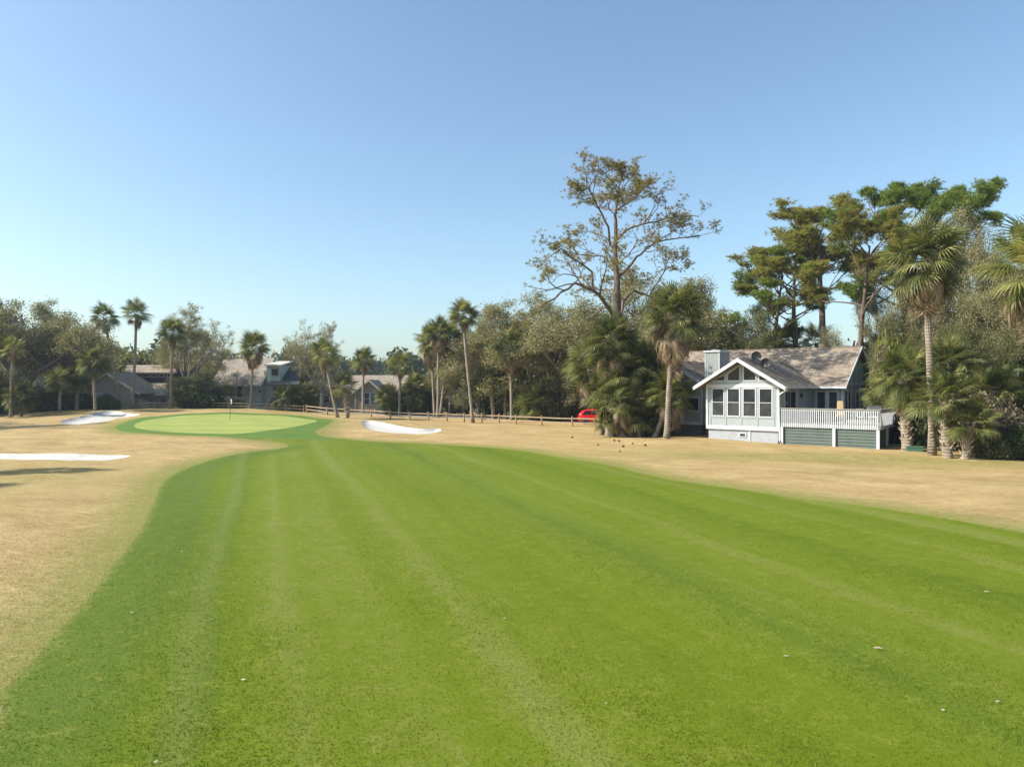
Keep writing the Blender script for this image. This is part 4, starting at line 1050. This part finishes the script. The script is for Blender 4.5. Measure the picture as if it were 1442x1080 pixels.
dish(-6.95, .35, 4.88, -8, 'lower satellite dish on the right slope of the sunroom roof')

# things on the deck
HM = Matrix.Translation((22.2, 43.0, 0)) @ Matrix.Rotation(R(-38), 4, 'Z')
def on_deck(x, y): p = HM @ Vector((x, y, 1.58)); return (p.x, p.y, p.z)
c = empty('patio_chair', on_deck(-2.6, 2.0), R(150), 'high backed tan patio chair on the deck', 'chair')
MB().box(-.28, .28, -.28, .28, .40, .50).build('seat', M['wicker'], c, bevel=.02)
MB().add([(-.22,.24,.5), (.22,.24,.5), (.22,.34,.5), (-.22,.34,.5), (-.17,.34,1.42), (.17,.34,1.42), (.17,.44,1.42), (-.17,.44,1.42)], [(0,3,2,1), (4,5,6,7), (0,1,5,4), (1,2,6,5), (2,3,7,6), (3,0,4,7)]) 
q = MB(); q.add([(-.22,.24,.5), (.22,.24,.5), (.22,.34,.5), (-.22,.34,.5), (-.17,.34,1.42), (.17,.34,1.42), (.17,.44,1.42), (-.17,.44,1.42)], [(0,3,2,1), (4,5,6,7), (0,1,5,4), (1,2,6,5), (2,3,7,6), (3,0,4,7)]); q.build('backrest', M['wicker'], c, bevel=.03)
for sx in (-.24, .24):
    for sy in (-.24, .26): MB().tube([(sx, sy, 0), (sx, sy, .40)], .025, 6).build('leg', M['dish'], c)
tb = empty('patio_table', on_deck(-4.2, 3.2), 0, 'dark round patio table on the deck in front of the glass doors', 'table')
MB().lathe((0,0,.72), [(.60,0), (.62,.02), (.60,.04)], 24).build('table_top', M['dish'], tb)
MB().tube([(0,0,0), (0,0,.72)], .045, 8).lathe((0,0,0), [(.32,0), (.30,.04)], 16).build('pedestal', M['dish'], tb)
for i, (x, y, a, l) in enumerate(((-3.3,3.1,90,'dark metal chair right of the round patio table'), (-5.1,2.9,-80,'dark metal chair left of the round patio table'), (-1.1,1.1,10,'white metal chair just behind the railing balusters'), (-.75,2.3,60,'white metal chair farther along the deck side rail'))):
    mt = M['white_metal'] if i > 1 else M['dish']
    c = empty('patio_chair', on_deck(x, y), R(a), l, 'chair', 'metal chairs on the deck')
    MB().box(-.24, .24, -.24, .24, .42, .45).build('seat', mt, c)
    q = MB().tube([(-.24,.24,.45), (-.24,.30,.95), (.24,.30,.95), (.24,.24,.45)], .018, 6)
    for k in range(5): q.tube([(-.16+k*.08,.25,.46), (-.16+k*.08,.30,.94)], .010, 5)
    q.build('backrest', mt, c)
    for sx in (-.22, .22):
        for sy in (-.22, .22): MB().tube([(sx*1.08, sy*1.08, 0), (sx, sy, .43)], .016, 6).build('leg', mt, c)
p_ = on_deck(-1.0, 4.6); root = empty('potted_plant', p_, 0, 'leafy potted plant on the deck near the side rail', 'plant')
MB().lathe((0,0,0), [(.16,0), (.22,.34), (.24,.36)], 16).build('pot', M['stone'], root, True)
o = link('foliage', SH['lime'][0][0], root); o.scale = (.38, .38, .6); o.location = (0, 0, .32)
p_ = on_deck(-.9, 3.6); root = empty('grill', p_, R(-38), 'grey covered grill beside the side rail of the deck', 'grill')
MB().box(-.45, .45, -.28, .28, .15, .80).build('cabinet', M['dish'], root, bevel=.02)
MB().extrude([(-.45,-.28,.8), (-.45,-.24,.98), (-.45,-.08,1.10), (-.45,.12,1.08), (-.45,.28,.8)], (.9,0,0)).build('lid', M['dish'], root, bevel=.02)
for sx in (-.38, .38): MB().lathe((sx,.0,.08), [(.075,-.02), (.08,0), (.075,.02)], 14, 'X').build('wheel', M['tyre'], root)

# ------------------------------------------------------------------ houses across the road
def frame(px0, d):
    x0, zg = X(px0, d), tz(X(px0, d), d)-.15
    def P(px, py, dd=0.): return Vector((X(px, d+dd)-x0, dd, Z(py, d+dd)-zg))
    return (x0, d, zg), P
def bld(mb, name, mat, root, label=None):
    o = mb.build(name, M[mat], root)
    if label: o['label'] = label
    return o
def gabled(root, P, pl, pr, pk, ye, yk, yb, dd, depth, wall, roof, trim='cream', over=.4, eo=10):
    """front-facing gable block: wall edges pl pr, peak pk, eave line ye, peak yk, base yb (all read at distance dd)"""
    a, b = P(pl, yb, dd), P(pr, yb, dd); pkv = P(pk, yk, dd); el = P(pl-eo, ye, dd); er = P(pr+eo, ye, dd)
    def roofz(x): 
        return pkv.z-(pkv.z-(er.z if x > pkv.x else el.z))*abs(x-pkv.x)/abs((er.x if x > pkv.x else el.x)-pkv.x)-.16
    a.z = b.z = -.3
    m = MB().extrude([a, b, (b.x, b.y, roofz(b.x)), (pkv.x, a.y, pkv.z-.16), (a.x, a.y, roofz(a.x))], (0, depth, 0)); bld(m, 'wall', wall, root)
    m = MB(); y0 = a.y-over; y1 = a.y+depth+over
    slab(m, (el.x,y0,el.z), (pkv.x,y0,pkv.z), (pkv.x,y1,pkv.z), (el.x,y1,el.z)); slab(m, (pkv.x,y0,pkv.z), (er.x,y0,er.z), (er.x,y1,er.z), (pkv.x,y1,pkv.z)); bld(m, 'roof', roof, root)
    m = MB()
    for q in (el, er): m.extrude([(q.x,y0-.03,q.z+.02), (pkv.x,y0-.03,pkv.z+.02), (pkv.x,y0-.03,pkv.z-.26), (q.x,y0-.03,q.z-.26)], (0,.05,0))
    m.box(a.x-.02, a.x+.14, a.y-.04, a.y, -.1, roofz(a.x)-.05).box(b.x-.14, b.x+.02, a.y-.04, a.y, -.1, roofz(b.x)-.05); bld(m, 'trim_boards', trim, root)
def win(root, P, x0, x1, y0, y1, dd, **k):
    a, b = P(x0, y1, dd), P(x1, y0, dd); return window(root, a, (1,0,0), (0,-1,0), b.x-a.x, b.z-a.z, **k)

# house with clerestory, far left
loc, P = frame(190, 97)
h = empty('house', loc, 0, 'tan house with a dark clerestory band behind the two tall palms', 'house', 'tan houses across the road')
gabled(h, P, 118, 186, 152, 554, 525, 576, -2, 6.5, 'taupe_wall', 'shingles_tan', eo=13)
a, b = P(186, 576, 1.5), P(262, 576, 1.5)
bld(MB().box(a.x, b.x, 1.5, 12, -.3, P(186,553,1.5).z), 'wall', 'tan_wall', h)
m = MB(); e0, e1, t0, t1 = P(186,556.5,.9), P(264,556.5,.9), P(180,538.5,5.5), P(263,538.5,5.5); slab(m, e0, e1, t1, t0); bld(m, 'roof', 'shingles_tan', h, 'lower tan roof')
c0, c1 = P(178,541,5.5), P(246,541,5.5); ct = P(178,524,5.5).z
bld(MB().box(c0.x, c1.x, 5.5, 11, c0.z-.3, ct), 'clerestory_wall', 'shingles_dark', h)
m = MB(); e0, e1, t0, t1 = P(175,524.5,4.9), P(249,524.5,4.9), P(178,514,9.5), P(246,514,9.5); slab(m, e0, e1, t1, t0); bld(m, 'roof', 'shingles_tan', h, 'upper tan roof')
for x in (180, 191, 202, 213, 224, 235): win(h, P, x, x+8.5, 526, 531.5, 5.5, split=None, glass='glass_blue', trim=.09, frame='cream')
win(h, P, 207, 221.5, 552, 559.5, 1.5, split='v', glass='glass_blue', trim=.12)
win(h, P, 225, 236, 553, 568.5, 1.5, split='h', glass='glass_blue', trim=.12, name='glazed_door')
win(h, P, 252, 260, 553, 566, 1.5, split='h', glass='glass_blue', trim=.12)
win(h, P, 136, 145, 553, 565, -2, split='h', glass='blind', trim=.1)
st = MB(); a = P(188,577,-.5); dk = P(188,571.5,-.5).z; x1 = P(200,0,-.5).x; x2 = P(211,0,-.5).x
st.box(a.x, x1, -.9, 1.45, dk-.15, dk); st.beam((x1,-.8,dk+.95), (x2,-.8,.95), .06, .09).beam((x1,-.8,dk+.1), (x2,-.8,.1), .06, .12).box(a.x, x1, -.84, -.78, dk+.9, dk+1.0)
for i in range(9): x = a.x+(x1-a.x)*i/8; st.box(x-.03, x+.03, -.83, -.79, dk, dk+.9)
for i in range(7): u = (i+.5)/7; x = x1+(x2-x1)*u; zz = dk*(1-u); st.box(x-.03, x+.03, -.82, -.78, zz, zz+.9)
for i in range(5): u = (i+.5)/5; st.box(x1+(x2-x1)*(u-.1), x1+(x2-x1)*(u+.1), -.75, .5, 0, max(.05, dk*(1-u)))
bld(st, 'porch_stairs', 'cream', h)

# house with the large mauve roof
loc, P = frame(360, 99)
h = empty('house', loc, 0, 'sage house with a large mauve grey roof, dormer and charcoal side roof', 'house', 'tan houses across the road')
a, b = P(304,578,1), P(368,578,1); et = P(304,541.5,1).z
bld(MB().box(a.x, P(313,0,1).x, 1, 9, -.3, et), 'wall', 'taupe_wall', h); bld(MB().box(P(313,0,1).x, b.x, 1.0, 9, -.3, et), 'wall', 'sage_wall', h)
m = MB(); e0, e1, t0, t1 = P(297,541.5,.3), P(368,541.5,.3), P(315,505.5,6.5), P(386,504,6.5)
slab(m, e0, e1, t1, t0); bk0, bk1 = Vector((t0.x-1.6, 13, e0.z)), Vector((t1.x-1.6, 13, e1.z)); slab(m, t0, t1, bk1, bk0); bld(m, 'roof', 'shingles_mauve', h, 'large mauve grey roof')
m = MB().extrude([(e1.x,.25,e1.z+.02), (t1.x,6.5,t1.z+.02), (t1.x,6.5,t1.z-.25), (e1.x,.25,e1.z-.25)], (.06,0,0)); m.box(e0.x, e1.x, .18, .28, e0.z-.25, e0.z+.0)
for x in (313.5, 342.5, 362): q = P(x,578,1); m.box(q.x-.09, q.x+.09, .93, 1.0, -.1, et-.05)
q0, q1 = P(313,570,1), P(366,570,1); m.box(q0.x, q1.x, .94, 1.0, q0.z-.15, q0.z+.1); bld(m, 'trim_boards', 'sage_trim', h)
win(h, P, 317.5, 328, 543.5, 559.5, 1, split=None, glass='glass', trim=.10, frame='sage_trim'); win(h, P, 332.5, 342, 543.5, 559.5, 1, split=None, glass='glass', trim=.10, frame='sage_trim')
# right part: wall running up into the side gable, dormer, charcoal roof
m = MB().extrude([(b.x,1.02,-.3), (b.x,9,-.3), (b.x+1.7,9,t1.z-1.6), (b.x+1.2,6.5,t1.z-.4), (b.x,1.02,et)], (1.2,0,0))
m = MB(); c = P(400,578,2); m.box(b.x, c.x, 2.0, 9, -.3, P(0,541.5,2).z)
m.extrude([(b.x+.05,2.2,et-.1), P(396,541,2.2), P(396,526,2.2), (t1.x,2.2,P(0,522,2.2).z)], (0,4.5,0)); bld(m, 'wall', 'sage_wall', h)
c0, c1 = P(379,541,3.0), P(398,514,3.0); dm = bld(MB().box(c0.x, c1.x, 1.9, 7, c0.z-.2, c1.z), 'dormer', 'sage_trim', h)
w_ = window(h, (P(381.5,0,1.9).x, 1.9, P(0,530,1.9).z), (1,0,0), (0,-1,0), P(393,0,1.9).x-P(381.5,0,1.9).x, P(0,518.5,1.9).z-P(0,530,1.9).z, split=None, trim=.09, frame='sage_trim')
m = MB(); slab(m, Vector((c0.x-.2,1.5,c1.z)), Vector((c1.x+.25,1.5,c1.z)), Vector((c1.x+.25,7.2,c1.z+.7)), Vector((c0.x-.2,7.2,c1.z+.7)), .18); bld(m, 'dormer_roof', 'cream', h)
m = MB(); e0, e1, t0, t1b = P(376,541,.8), P(422,541,.8), P(398,517,6.5), P(424,517,6.5); slab(m, e0, e1, t1b, t0); slab(m, t0, t1b, Vector((t1b.x,13,e1.z)), Vector((t0.x,13,e0.z))); bld(m, 'roof', 'shingles_dark', h, 'charcoal side roof')
a2, b2 = P(378,578,2.2), P(420,578,2.2); bld(MB().box(a2.x, b2.x, 2.6, 10, -.3, P(0,543,2.2).z), 'wall', 'taupe_wall', h)
win(h, P, 383, 390, 544, 553, 1.95, split=None, glass='glass_blue', trim=.1, frame='sage_trim'); win(h, P, 404, 412, 545, 556, 2.6, split=None, glass='glass_blue', trim=.1, frame='sage_trim')
q = P(366,551,.95); bld(MB().lathe((q.x, .93, q.z), [(.16,-.03), (.18,0), (.16,.03)], 14, 'Y'), 'wall_lamp', 'black', h)
st = MB(); a = P(372,577,-.5); b3 = P(381,560,-.5)
for i in range(9): u = i/9; x = a.x+(b3.x-a.x)*u; st.box(x, x+.16, -.6, 1.0, .18*i, .18*i+.06)
for y in (-.62, .98): st.beam((a.x,y,.05), (b3.x+.1,y,1.75), .06, .22).beam((a.x,y,1.0), (b3.x+.1,y,2.7), .05, .08)
st.box(a.x-.04, a.x+.04, -.66, -.58, 0, 1.05); bld(st, 'outside_stairs', 'taupe_wall', h)

# long tan house with a front gable and paired windows
loc, P = frame(500, 101)
h = empty('house', loc, 0, 'long low tan house with front gable and paired white windows', 'house', 'tan houses across the road')
gabled(h, P, 500, 538, 520, 554.5, 534.5, 579, -2, 7, 'taupe_wall', 'shingles_tan', eo=5.5)
gabled(h, P, 440, 470, 453, 552, 535, 579, -1, 7, 'taupe_wall', 'shingles_tan', eo=6)
a, b = P(458,579,2), P(568,579,2); bld(MB().box(a.x, b.x, 2, 11, -.3, P(0,552,2).z), 'wall', 'tan_wall', h)
m = MB(); e0, e1, t0, t1 = P(462,552,1.2), P(572,552,1.2), P(478,528.6,7), P(581,528.2,7); slab(m, e0, e1, t1, t0); slab(m, t0, t1, Vector((t1.x,13,e1.z)), Vector((t0.x,13,e0.z))); bld(m, 'roof', 'shingles_tan', h, 'long tan main roof')
win(h, P, 512.5, 521, 552.5, 570, -2, split='h', glass='glass_blue', trim=.1); win(h, P, 521.6, 530, 552.5, 570, -2, split='h', glass='glass_blue', trim=.1)
win(h, P, 455, 464, 555, 568, -1, split='h', glass='glass_blue', trim=.08, frame='cream'); win(h, P, 546, 556, 556, 568, 2, split='v', glass='glass', trim=.1)
loc, P = frame(588, 103)
h = empty('house', loc, 0, 'small tan gabled house half hidden left of the shaggy palms', 'house', 'tan houses across the road')
gabled(h, P, 560, 594, 578, 554, 533, 579, -1, 8, 'taupe_wall', 'shingles_tan', eo=5)
win(h, P, 583, 592, 551, 566, -1, split='v', glass='glass_blue', trim=.09)
bld(MB().box(P(573,0,-1).x, P(580,0,-1).x, -1.05, -1, 0, P(0,556,-1).z), 'door', 'post_wood', h)
# grey cottage by the car
loc, P = frame(800, 92)
h = empty('house', loc, 0, 'grey shingled cottage mostly hidden between the olive bush and the red car', 'house')
gabled(h, P, 772, 860, 815, 560, 522, 594, 0, 8, 'taupe_wall', 'shingles_dark', eo=10)
win(h, P, 800, 812, 566, 580, 0, split='v', glass='glass', trim=.1); bld(MB().box(P(788,0,0).x, P(797,0,0).x, -.05, 0, 0, 2.1), 'door', 'post_wood', h)
# grey roof at the far right
loc, P = frame(1430, 62)
h = empty('house', loc, R(-20), 'grey roofed house hidden behind the shrubs at the right edge', 'house')
m = MB().extrude([(-6,0,-.3), (8,0,-.3), (8,0,5), (-6,0,5)], (0,8,0)); bld(m, 'wall', 'taupe_wall', h)
m = MB(); slab(m, (-6.5,-.6,5), (8.5,-.6,5), (8.5,4,8.0), (-6.5,4,8.0)); slab(m, (-6.5,4,8.0), (8.5,4,8.0), (8.5,8.6,5), (-6.5,8.6,5)); bld(m, 'roof', 'shingles_mauve', h)
for x in (-4, 0, 4): window(h, (x, 0, 2.6), (1,0,0), (0,-1,0), 1.4, 1.5, 'v', 'glass', None, .1)

# ------------------------------------------------------------------ fences
def rail_fence(spots, label, hgt=.98):
    x0, y0 = spots[0]; z0 = tz(x0, y0); root = empty('rail_fence', (x0, y0, z0), 0, label, 'fence', 'split rail fences along the road')
    r = random.Random(len(spots)); L = []
    for x, y in spots:
        z = tz(x, y); q = Vector((x-x0, y-y0, z-z0)); L.append(q); hh = hgt*(1+r.uniform(-.03,.06))
        m = MB().tube([(q.x,q.y,q.z-.2), (q.x+r.uniform(-.02,.02),q.y,q.z+hh-.03), (q.x,q.y,q.z+hh)], [.10,.10,.075], 8); m.build('post', M['post_wood'], root)
    for a, b in zip(L, L[1:]):
        for k in (.36, .78):
            za, zb = k*hgt+r.uniform(-.02,.02), k*hgt+r.uniform(-.02,.02)
            A = a+Vector((0,-.02,za)); B = b+Vector((0,-.02,zb)); C = (A+B)/2+Vector((0,0,r.uniform(-.025,.015)))
            MB().tube([A, C, B], [.055,.062,.055], 5).build('rail', M['split_rail'], root)
fp = [(X(p, d), d) for p, d in ((432,90),(461,86),(492,84.5),(523,83),(549.6,80.5),(577,79),(603.4,78.3),(629.5,77.5),(653.6,76.5),(678.6,75.5),(703,74.3),(726.6,73),(763,71),(806,68.7),(846,67))]
rail_fence(fp, 'weathered two rail fence running between the green and the road')
fp = [(X(p, 91), 91) for p in (428, 402, 376, 350, 322, 296, 270, 244, 218, 192, 166, 140)]
rail_fence(fp, 'low two rail fence behind the putting green in front of the houses', .85)
def board_fence(p0, p1, hgt, label, mat, gap=.16):
    x0, y0 = p0; z0 = tz(x0, y0); root = empty('board_fence', (x0, y0, z0), math.atan2(p1[1]-y0, p1[0]-x0), label, 'fence'); L = math.hypot(p1[0]-x0, p1[1]-y0)
    m = MB(); n = int(L/gap); r = random.Random(n)
    for i in range(n): m.box(i*gap, i*gap+gap*.9, -.02, .0, -.1, hgt+r.uniform(-.03,.03))
    m.build('boards', M[mat], root)
    MB().box(0, L, .0, .07, .3, .39).box(0, L, .0, .07, hgt-.35, hgt-.26).build('rail', M[mat], root)
    for i in range(int(L/2.2)+1): MB().box(min(i*2.2,L-.1), min(i*2.2,L-.1)+.1, .07, .17, -.1, hgt+.05).build('post', M[mat], root)
board_fence((X(455,96),96), (X(500,96),96), 1.25, 'low grey garden fence in front of the left gable of the long tan house', 'taupe_wall')
board_fence((X(529,95.5),95.5), (X(575,96),96), 1.2, 'low grey garden fence beside the paired window gable', 'taupe_wall')
board_fence((X(1286,46.5),46.5), (X(1345,45),45), 1.75, 'brown board fence behind the stubby and tall right palms', 'fence_brown')
g = empty('utility_box', (X(1287,42.3), 42.3, tz(X(1287,42.3),42.3)), R(-20), 'low green utility box at the foot of the stubby palm', 'utility box')
MB().box(-.44, .44, -.28, .28, -.05, .20).build('box', M['green_box'], g, bevel=.02)
MB().extrude([(-.47,-.31,.20), (.47,-.31,.20), (.47,.31,.20), (-.47,.31,.20)], (0,0,.07)).build('lid', M['green_box'], g, bevel=.02)
MB().box(-.42, .42, -.285, -.28, .05, .07).box(-.42, .42, -.285, -.28, .11, .13).build('ribs', M['green_box'], g)

# ------------------------------------------------------------------ car
def car(px, d, rz):
    x, y = X(px, d), d; root = empty('car', (x, y, tz(x, y)+.02), rz, 'bright red hatchback parked behind the rail fence beside the palm clump', 'car')
    st = [(-1.98,.70,.42,.72,.74,.60), (-1.90,.80,.30,.82,.98,.66), (-1.62,.85,.24,.90,1.36,.64), (-1.1,.87,.22,.92,1.47,.62), (-.3,.88,.20,.92,1.50,.62), (.35,.88,.20,.93,1.44,.62), (.95,.87,.22,.94,1.02,.70), (1.5,.85,.24,.88,.90,.66), (1.85,.78,.30,.74,.76,.60), (1.98,.66,.40,.58,.62,.50)]
    def sec(s, k=1):
        X_, w, zb, zt, zr, wr = s; return [(X_,-w*.92,zb), (X_,-w,zb+.15), (X_,-w,zt-.08), (X_,-w*.965,zt), (X_,-wr,zr-.05), (X_,-wr*.86,zr), (X_,wr*.86,zr), (X_,wr,zr-.05), (X_,w*.965,zt), (X_,w,zt-.08), (X_,w,zb+.15), (X_,w*.92,zb)]
    m = MB(); n = 12
    for s in st: m.v += sec(s)
    for i in range(len(st)-1):
        for k in range(n): m.f.append((i*n+k, i*n+(k+1) % n, (i+1)*n+(k+1) % n, (i+1)*n+k))
    m.f.append(tuple(range(n))); m.f.append(tuple((len(st)-1)*n+k for k in range(n))[::-1])
    b = m.build('body', M['car_red'], root, True); sm = b.modifiers.new('sub', 'SUBSURF'); sm.levels = sm.render_levels = 2
    for s in (-1, 1):
        g = MB()
        for pts in ([(-1.55,.96), (-.72,.97), (-.72,1.36), (-1.25,1.34)], [(-.62,.97), (.28,.99), (.10,1.33), (-.62,1.37)]):
            q = []
            for X_, z in pts: yy = .855-(z-.92)/(1.5-.92)*.225; q.append((X_, s*(yy), z))
            g.extrude(q if s < 0 else q[::-1], (0, s*.03, .01))
        g.build('side_window', M['car_glass'], root)
        for wx_ in (-1.25, 1.25):
            o = MB().lathe((wx_, s*.80, .30), [(.20,-.10), (.31,-.10), (.32,-.06), (.32,.06), (.31,.10), (.20,.10)], 20, 'Y').build('wheel', M['tyre'], root, True)
            MB().lathe((wx_, s*.86, .30), [(.02,s*.03), (.12,s*.035), (.20,s*.045), (.20,-s*.02)], 12, 'Y').build('rim', M['chrome'], o)
    MB().extrude([(-1.83,-.60,1.02), (-1.83,.60,1.02), (-1.66,.55,1.34), (-1.66,-.55,1.34)], (-.03,0,.01)).build('rear_window', M['car_glass'], root)
    MB().extrude([(.98,-.66,1.03), (.98,.66,1.03), (.46,.56,1.42), (.46,-.56,1.42)], (.03,0,.03)).build('windscreen', M['car_glass'], root)
    for s in (-1, 1):
        MB().box(-1.97, -1.80, s*.70-.10, s*.70+.10, .76, .94).build('tail_lamp', M['lamp_red'], root, bevel=.03)
        MB().box(1.78, 1.92, s*.60-.13, s*.60+.13, .58, .70).build('headlight', M['chrome'], root, bevel=.03)
        MB().box(.55, .75, s*.98-.09, s*.98+.09, .96, 1.08).build('mirror', M['car_red'], root, bevel=.03)
car(841, 72.5, R(-4))

# ------------------------------------------------------------------ golf flag
gx, gy = ground_px(324, 591.3); root = empty('flagstick', (gx, gy, tz(gx, gy)), 0, 'golf flagstick with white flag standing in the putting green', 'golf flag')
MB().tube([(0,0,-.1), (0,0,2.15)], .022, 8).build('pole', M['dish'], root)
f = MB(); nn = 8
for i in range(nn+1):
    u = i/nn; f.v += [(.01+u*.20, .05*math.sin(u*5), 2.12-u*.22), (.01+u*.17, .05*math.sin(u*5+.6), 1.52-u*.04)]
for i in range(nn): f.f.append((2*i, 2*i+1, 2*i+3, 2*i+2))
o = f.build('flag', M['flag'], root, True); sm = o.modifiers.new('thickness', 'SOLIDIFY'); sm.thickness = .006
MB().lathe((0,0,.002), [(.054,0), (.06,.004), (.054,.006)], 16).build('cup_rim', M['white'], root)

# ------------------------------------------------------------------ small things on the grass
def leafm(seed, s):
    r = random.Random(seed); m = MB(); n = 6
    for i in range(n+1):
        u = i/n; w = s*.30*math.sin(math.pi*min(1, .08+u*.92))+.002; z = .015+s*.22*u*u
        m.v += [((u-.5)*s, -w, z+w*.6), ((u-.5)*s, 0, z-.0), ((u-.5)*s, w, z+w*.7)]
    for i in range(n): m.f += [(3*i, 3*i+1, 3*i+4, 3*i+3), (3*i+1, 3*i+2, 3*i+5, 3*i+4)]
    return m.mesh('fallen_leaf', M['fallen'], True)
for i, (px, py, s, l) in enumerate([(343,963,.085,'pale round fallen leaf, the brightest speck on the near fairway'), (186,865,.075,'small white fallen leaf near the left edge of the fairway'),
        (256,779,.09,'pale fallen leaf far up the left side of the fairway'), (710,872,.085,'pale fallen leaf in the middle of the near fairway'),
        (1237,919,.17,'long pale fallen leaf on the right of the near fairway'), (1107,926,.10,'thin tan fallen leaf left of the long pale one'),
        (1328,1004,.07,'orange tan fallen leaf toward the bottom right corner'), (1390,836,.14,'thin pale fallen leaf near the right edge of the fairway'),
        (1405,994,.10,'faint pale fallen leaf at the bottom right corner'), (220,1076,.06,'small dark fallen leaf at the bottom left'), (853,992,.055,'small tan fallen leaf low on the near fairway'), (597,925,.05,'tiny tan fallen leaf right of the brightest speck')]):
    x, y = ground_px(px, py); z = tz(x, y)+.03*math.sin(x*.55+1)*math.sin(y*.43)+.018*math.sin(x*1.3+y*.7)
    o = link('fallen_leaf', leafm(i, s*.75)); o.location = (x, y, z+.006); o.rotation_euler = (.1, .1, R(-25 if i in (4,5,7) else i*47)); tag(o, l, 'leaf', 'fallen leaves on the fairway')
    o.scale = (1, .45 if i in (4,5,7,8) else .9, .8); sm = o.modifiers.new('thickness', 'SOLIDIFY'); sm.thickness = .003
cm_ = MB().lathe((0,0,.05), [(.015,-.055), (.05,-.035), (.062,0), (.05,.035), (.022,.065), (.004,.08)], 9)
cm = cm_.mesh('pine_cone', M['cone'])
cl = ['pine cone on the dry grass nearest the palm clump', 'left pine cone of the close pair below the palm clump', 'right pine cone of the close pair below the palm clump', 'pine cone midway down the dry slope below the clump', 'pine cone toward the leaning palm', 'pine cone farthest down the dry slope, by the mown edge', 'pine cone by itself left of the palm clump', 'pine cone nearest the foot of the leaning palm']
for i, (a, b) in enumerate([(305,1015), (410,985), (447,990), (485,1028), (548,1008), (455,1063), (120,965), (630,1020)]):
    x, y = ground_px(780+a/4.909, 420+b/4.909); o = link('pine_cone', cm); o.location = (x, y, tz(x, y)+.03); o.rotation_euler = (R(80), 0, i*1.3); s = .8+.12*(i % 4); o.scale = (s*1.3, s*1.3, s*1.3)
    tag(o, cl[i], 'pine cone', 'pine cones under the lone pine')
r = random.Random(3)
for i, l in enumerate(('largest pale boulder in front of the sandy clearing', 'pale boulder left of the largest one', 'pale boulder right of the largest one', 'small pale boulder at the right of the row')):
    bm = MB(); n = 9
    for a in range(6):
        for b in range(n):
            th = math.pi*a/5; ph = 2*math.pi*b/n; q = .55+.3*r.random(); bm.v.append((math.sin(th)*math.cos(ph)*q*1.3, math.sin(th)*math.sin(ph)*q, math.cos(th)*q*.6+.2))
    for a in range(5):
        for b in range(n): bm.f.append((a*n+b, a*n+(b+1) % n, (a+1)*n+(b+1) % n, (a+1)*n+b))
    o = bm.build('boulder', M['stone']); x, y = X((677,669,685,692)[i], 104), 104; o.location = (x, y, tz(x, y)); s = (1, .8, .75, .5)[i]; o.scale = (s, s, s); tag(o, l, 'boulder', 'pale boulders beyond the road')

# ------------------------------------------------------------------ air
hz = MB().box(-700, 700, -120, 700, -3, 40).build('haze', M['white']); tag(hz, 'thin blue haze filling the air', 'haze', None, 'stuff')
m = bpy.data.materials.new('haze_air'); m.use_nodes = True; nt = m.node_tree; nt.nodes.remove(nt.nodes['Principled BSDF'])
pv = nt.nodes.new('ShaderNodeVolumePrincipled'); pv.inputs['Color'].default_value = (.72, .84, 1, 1); pv.inputs['Density'].default_value = .0003; pv.inputs['Anisotropy'].default_value = .2
nt.links.new(pv.outputs[0], nt.nodes['Material Output'].inputs['Volume']); hz.data.materials.clear(); hz.data.materials.append(m)

# ------------------------------------------------------------------ light, sky, camera
W_ = bpy.data.worlds.new('World'); SC.world = W_; W_.use_nodes = True; nt = W_.node_tree; bg = nt.nodes['Background']
sky = nt.nodes.new('ShaderNodeTexSky'); sky.sky_type = 'NISHITA'; sky.sun_disc = False; sky.sun_elevation = SUN_EL; sky.sun_rotation = R(261)
sky.air_density = 1.0; sky.dust_density = 1.6; sky.ozone_density = .9; sky.altitude = 0
wb = nt.nodes.new('ShaderNodeMix'); wb.data_type = 'RGBA'; wb.blend_type = 'MULTIPLY'; wb.inputs[0].default_value = 1; wb.inputs[7].default_value = (.88, .985, 1.0, 1)
nt.links.new(sky.outputs[0], wb.inputs[6]); nt.links.new(wb.outputs[2], bg.inputs[0]); bg.inputs[1].default_value = .118
sl = bpy.data.lights.new('sun', 'SUN'); sl.energy = 4.2; sl.angle = R(.5); sl.color = (1, .93, .82)
so = bpy.data.objects.new('sun', sl); COL.objects.link(so)
sdir = Vector((-math.cos(SUN_AZ)*math.cos(SUN_EL), -math.sin(SUN_AZ)*math.cos(SUN_EL), math.sin(SUN_EL)))
so.rotation_euler = (-sdir).to_track_quat('-Z', 'Y').to_euler(); so.location = (-30, -5, 40)
cd = bpy.data.cameras.new('camera'); co = bpy.data.objects.new('camera', cd); COL.objects.link(co); SC.camera = co
co.location = (0, 0, CAMH); co.rotation_euler = (R(90), 0, 0); cd.sensor_width = 36; cd.lens = 36*FPX/1442; cd.shift_y = 3/1442; cd.clip_end = 3000; cd.clip_start = .1
SC.view_settings.view_transform = 'Standard'; SC.view_settings.look = 'None'; SC.view_settings.exposure = .88; SC.view_settings.gamma = 1
SC.render.engine = 'CYCLES'; SC.cycles.max_bounces = 6; SC.cycles.transparent_max_bounces = 8; SC.cycles.volume_bounces = 0
